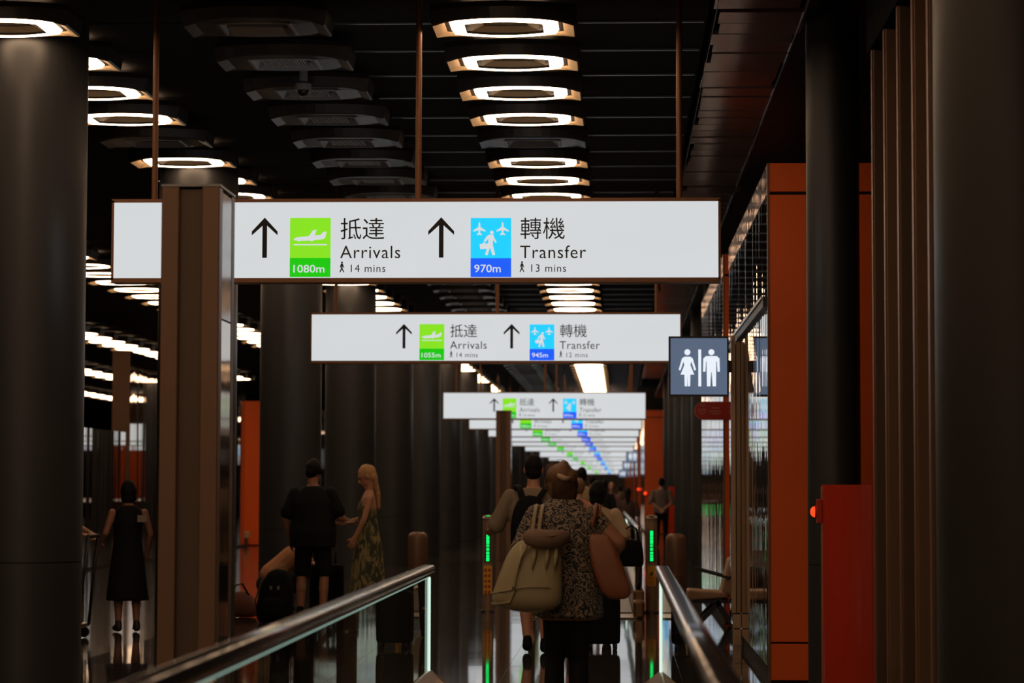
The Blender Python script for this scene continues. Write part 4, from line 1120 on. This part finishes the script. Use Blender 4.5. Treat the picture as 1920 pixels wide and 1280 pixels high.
person('guard in a grey shirt and black trousers, hands clasped behind the back', (q.x, 61, 0), 0, q.z - .01, shirt=cloth('guard_shirt', (.19, .14, .12)), sleeve=.5, trousers=cloth('black_trousers', (.012, .012, .013)), shoes=M_nyl, vox=.018, build=1.1,
       J=dict(elL=(-.28, -.10, 1.12), wrL=(-.06, -.19, .97), elR=(.28, -.10, 1.12), wrR=(.06, -.19, .95), nL=(0, -1, 0), nR=(0, -1, 0), dL=(.5, -.05, -.5), dR=(-.5, -.05, -.5)))

# ---- group on the left: man in black, blonde woman, crouching person
YM = 27.0; p = at(587, 1000, YM)
BLK = cloth('black_tshirt', (.010, .010, .011))
person('man in black cap, black T-shirt and black shorts, seen from behind', (p.x, YM, 0), -.15, 1.76, hairstyle='short', shirt=BLK, sleeve=.38, hem=.78, loose=3.2, trousers=BLK, tlen=.53, shoes=M_nyl, build=1.12, wide=1.12, vox=.011, skin=SKIN2,
       J=dict(elL=(-.31, -.03, 1.10), wrL=(-.28, .05, .86), elR=(.30, .02, 1.12), wrR=(.36, .26, 1.04), nR=(-.2, 0, 1), dR=(.3, 1, 0), knL=(-.13, .02, .5), knR=(.13, .02, .5), anL=(-.13, -.03, .085), anR=(.13, -.03, .085)), headturn=-.35, nod=.25)
ct = thing('baseball_cap', 'black baseball cap on the man in black', 'cap', (p.x + .005, YM + .02, 1.60))
obj('crown', MB().loft([ering(z, a, b, 0, 0, 24, 1.0) for z, a, b in ((0.0, .092, .108), (.06, .090, .104), (.11, .065, .078), (.135, .02, .03))]), M_nyl, ct, True)
obj('brim', MB().loft([[(x * .07, .09 + y * .1 , z) for x, y in [(math.cos(q_), math.sin(q_)) for q_ in [math.pi * i / 12 for i in range(13)]]] for z in (.0, .008)]), M_nyl, ct)
YL = 27.0; p = at(690, 1000, YL)
LEAF = patterned('leaf_print_dress', (.045, .055, .03), (.30, .24, .10), 10, 'leaf')
person('blonde woman in a long leaf-print sundress, head bowed in profile', (p.x, YL, 0), math.radians(100), 1.70, hair=HAIRBL, hairstyle='ponytail', vox=.011, nod=.45, build=.88,
       dress=(LEAF, [(.30, .20, .21, .0), (.55, .19, .19, .0), (.85, .17, .155, -.005), (.98, .155, .125, .0), (1.12, .14, .11, .0), (1.25, .145, .115, .015), (1.32, .12, .09, .02), (1.36, .07, .05, .03)]),
       shoes=mat('tan_sandal', (.25, .13, .07), .6), J=dict(elL=(-.20, .06, 1.13), wrL=(-.16, .16, .92), nL=(1, 0, 0), elR=(.18, .04, 1.14), wrR=(.12, .30, 1.08), nR=(0, 0, 1), dR=(-.1, 1, .1)))
pp = at(655, 977, YL + .1)
t = thing('document', 'small white paper held between the man in black and the blonde woman', 'paper', pp)
obj('paper_sheet', MB().box(-.09, .06, -.05, .05, -.012, .0), mat('white_paper', (.75, .70, .62), .7), t)
obj('paper_fold', MB().bar((-.09, 0, .0), (.0, 0, .035), .09, .006), mat('white_paper', (.75, .70, .62), .7), t)
PEACH = cloth('peach_top', (.50, .23, .12))

# crouching figure built from its own joints
def croucher(label, loc, rz, vox=.012):
    t = thing('person', label, 'person', loc, rz)
    b = MB()
    hd = V(0, .40, .84)
    b.ell(hd, (.074, .095, .11)); b.ell(hd + V(0, .04, -.05), (.056, .06, .07)); b.cap(hd + V(0, .09, 0), hd + V(0, .11, -.04), .01, .015, 8)
    for s in (-1, 1): b.ell(hd + V(s * .078, 0, 0), (.012, .02, .03))
    b.cap(V(0, .28, .72), hd, .056, .055)
    tor = [(V(0, -.12, .30), .16, .12), (V(0, -.08, .42), .165, .13), (V(0, .04, .54), .15, .11), (V(0, .16, .64), .165, .11), (V(0, .25, .71), .15, .09), (V(0, .29, .74), .07, .06)]
    for (c, a, h), (c2, a2, h2) in zip(tor, tor[1:]):
        b.cap(c + V(-a + h, 0, 0), c2 + V(-a2 + h2, 0, 0), h, h2); b.cap(c + V(a - h, 0, 0), c2 + V(a2 - h2, 0, 0), h, h2)
    for s in (-1, 1):
        sh = V(s * .17, .24, .68); el = V(s * .25, .40, .50); wr = V(s * .15, .60, .47)
        b.cap(sh, el, .05, .04); b.cap(el, wr, .04, .028); hand(b, wr, (-s * .2, 1, -.2), (0, 0, -1), s, .8)
        hp = V(s * .10, -.12, .30); kn = V(s * .20, .28, .46); an = V(s * .15, -.02, .09)
        b.cap(hp, kn, .085, .058); b.cap(kn, an, .056, .04); b.cap(an + V(0, -.02, -.045), an + V(0, .15, -.055), .038, .03)
    obj('body', b, SKIN, t, True, remesh=vox * .75, smoothit=2)
    sh_ = MB()
    for (c, a, h), (c2, a2, h2) in list(zip(tor, tor[1:]))[1:]:
        sh_.cap(c + V(-a + h, 0, 0), c2 + V(-a2 + h2, 0, 0), h + .018, h2 + .018); sh_.cap(c + V(a - h, 0, 0), c2 + V(a2 - h2, 0, 0), h + .018, h2 + .018)
    for s in (-1, 1): sh_.cap(V(s * .17, .24, .68), V(s * .21, .32, .59), .066, .06)
    obj('shirt', sh_, PEACH, t, True, remesh=vox, smoothit=3)
    tm = MB()
    for s in (-1, 1):
        hp = V(s * .10, -.12, .30); kn = V(s * .20, .28, .46); an = V(s * .15, -.02, .09)
        tm.cap(hp, kn, .10, .072); tm.cap(kn, an, .07, .055); 
    tm.ell(V(0, -.12, .32), (.18, .15, .13))
    obj('trousers', tm, cloth('dark_trousers', (.02, .019, .02)), t, True, remesh=vox, smoothit=2)
    hm = MB(); hm.ell(hd + V(0, -.025, .025), (.084, .095, .105)); hm.ell(hd + V(0, -.05, -.03), (.074, .06, .07))
    obj('hair', hm, HAIRBR, t, True, remesh=vox, smoothit=2)
    for s in (-1, 1):
        an = V(s * .15, -.02, .09); f = MB(); f.cap(an + V(0, -.03, -.04), an + V(0, .15, -.048), .047, .039)
        obj('shoe', f, M_nyl, t, True)
    for s in (-1, 1): obj('eye', MB().ell(hd + V(s * .03, .09, .0), (.012, .006, .007), None, 8, 6), M_frame, t)
p = at(522, 1150, 28.4)
croucher('person in a peach top crouching over the luggage behind the man in black', (p.x, 28.4, 0), math.radians(-72))

# ---- woman in the black dress and the person behind the nearest column
YD = 24.3; p = at(240, 1000, YD)
BDR = cloth('black_dress', (.010, .010, .011))
t = person('woman in a sleeveless black midi dress standing between the left columns', (p.x, YD, 0), .35, 1.52, hairstyle='bob', vox=.012, skin=SKIN2,
       dress=(BDR, [(.36, .25, .20, -.02), (.60, .22, .18, -.01), (.85, .19, .15, -.005), (1.0, .17, .13, .0), (1.12, .155, .12, .0), (1.28, .175, .125, .0), (1.40, .16, .10, -.005), (1.46, .09, .07, -.012)]),
       shoes=mat('dark_sandal', (.03, .02, .015), .5), J=dict(elL=(-.26, -.02, 1.14), wrL=(-.30, .20, 1.02), nL=(0, 0, -1), elR=(.26, -.02, 1.12), wrR=(.24, .1, .9)))
obj('dress_tag', MB().box(.07, .16, -.165, -.145, 1.10, 1.17), mat('paper_tag', (.35, .28, .24), .7), t)
p = at(120, 1000, 23.2)
person('person leaning on the luggage trolley, mostly hidden by the nearest column', (at(172, 1000, 23.7).x - .36, 23.7, 0), math.radians(-88), 1.60, shirt=BLK, sleeve=.3, trousers=BLK, shoes=M_nyl, skin=SKIN, vox=.014,
       J=dict(elL=(-.10, .24, 1.15), wrL=(.10, .40, 1.09), nL=(0, 0, -1), elR=(.34, .10, 1.15), wrR=(.44, .36, 1.09), nR=(0, 0, -1)))
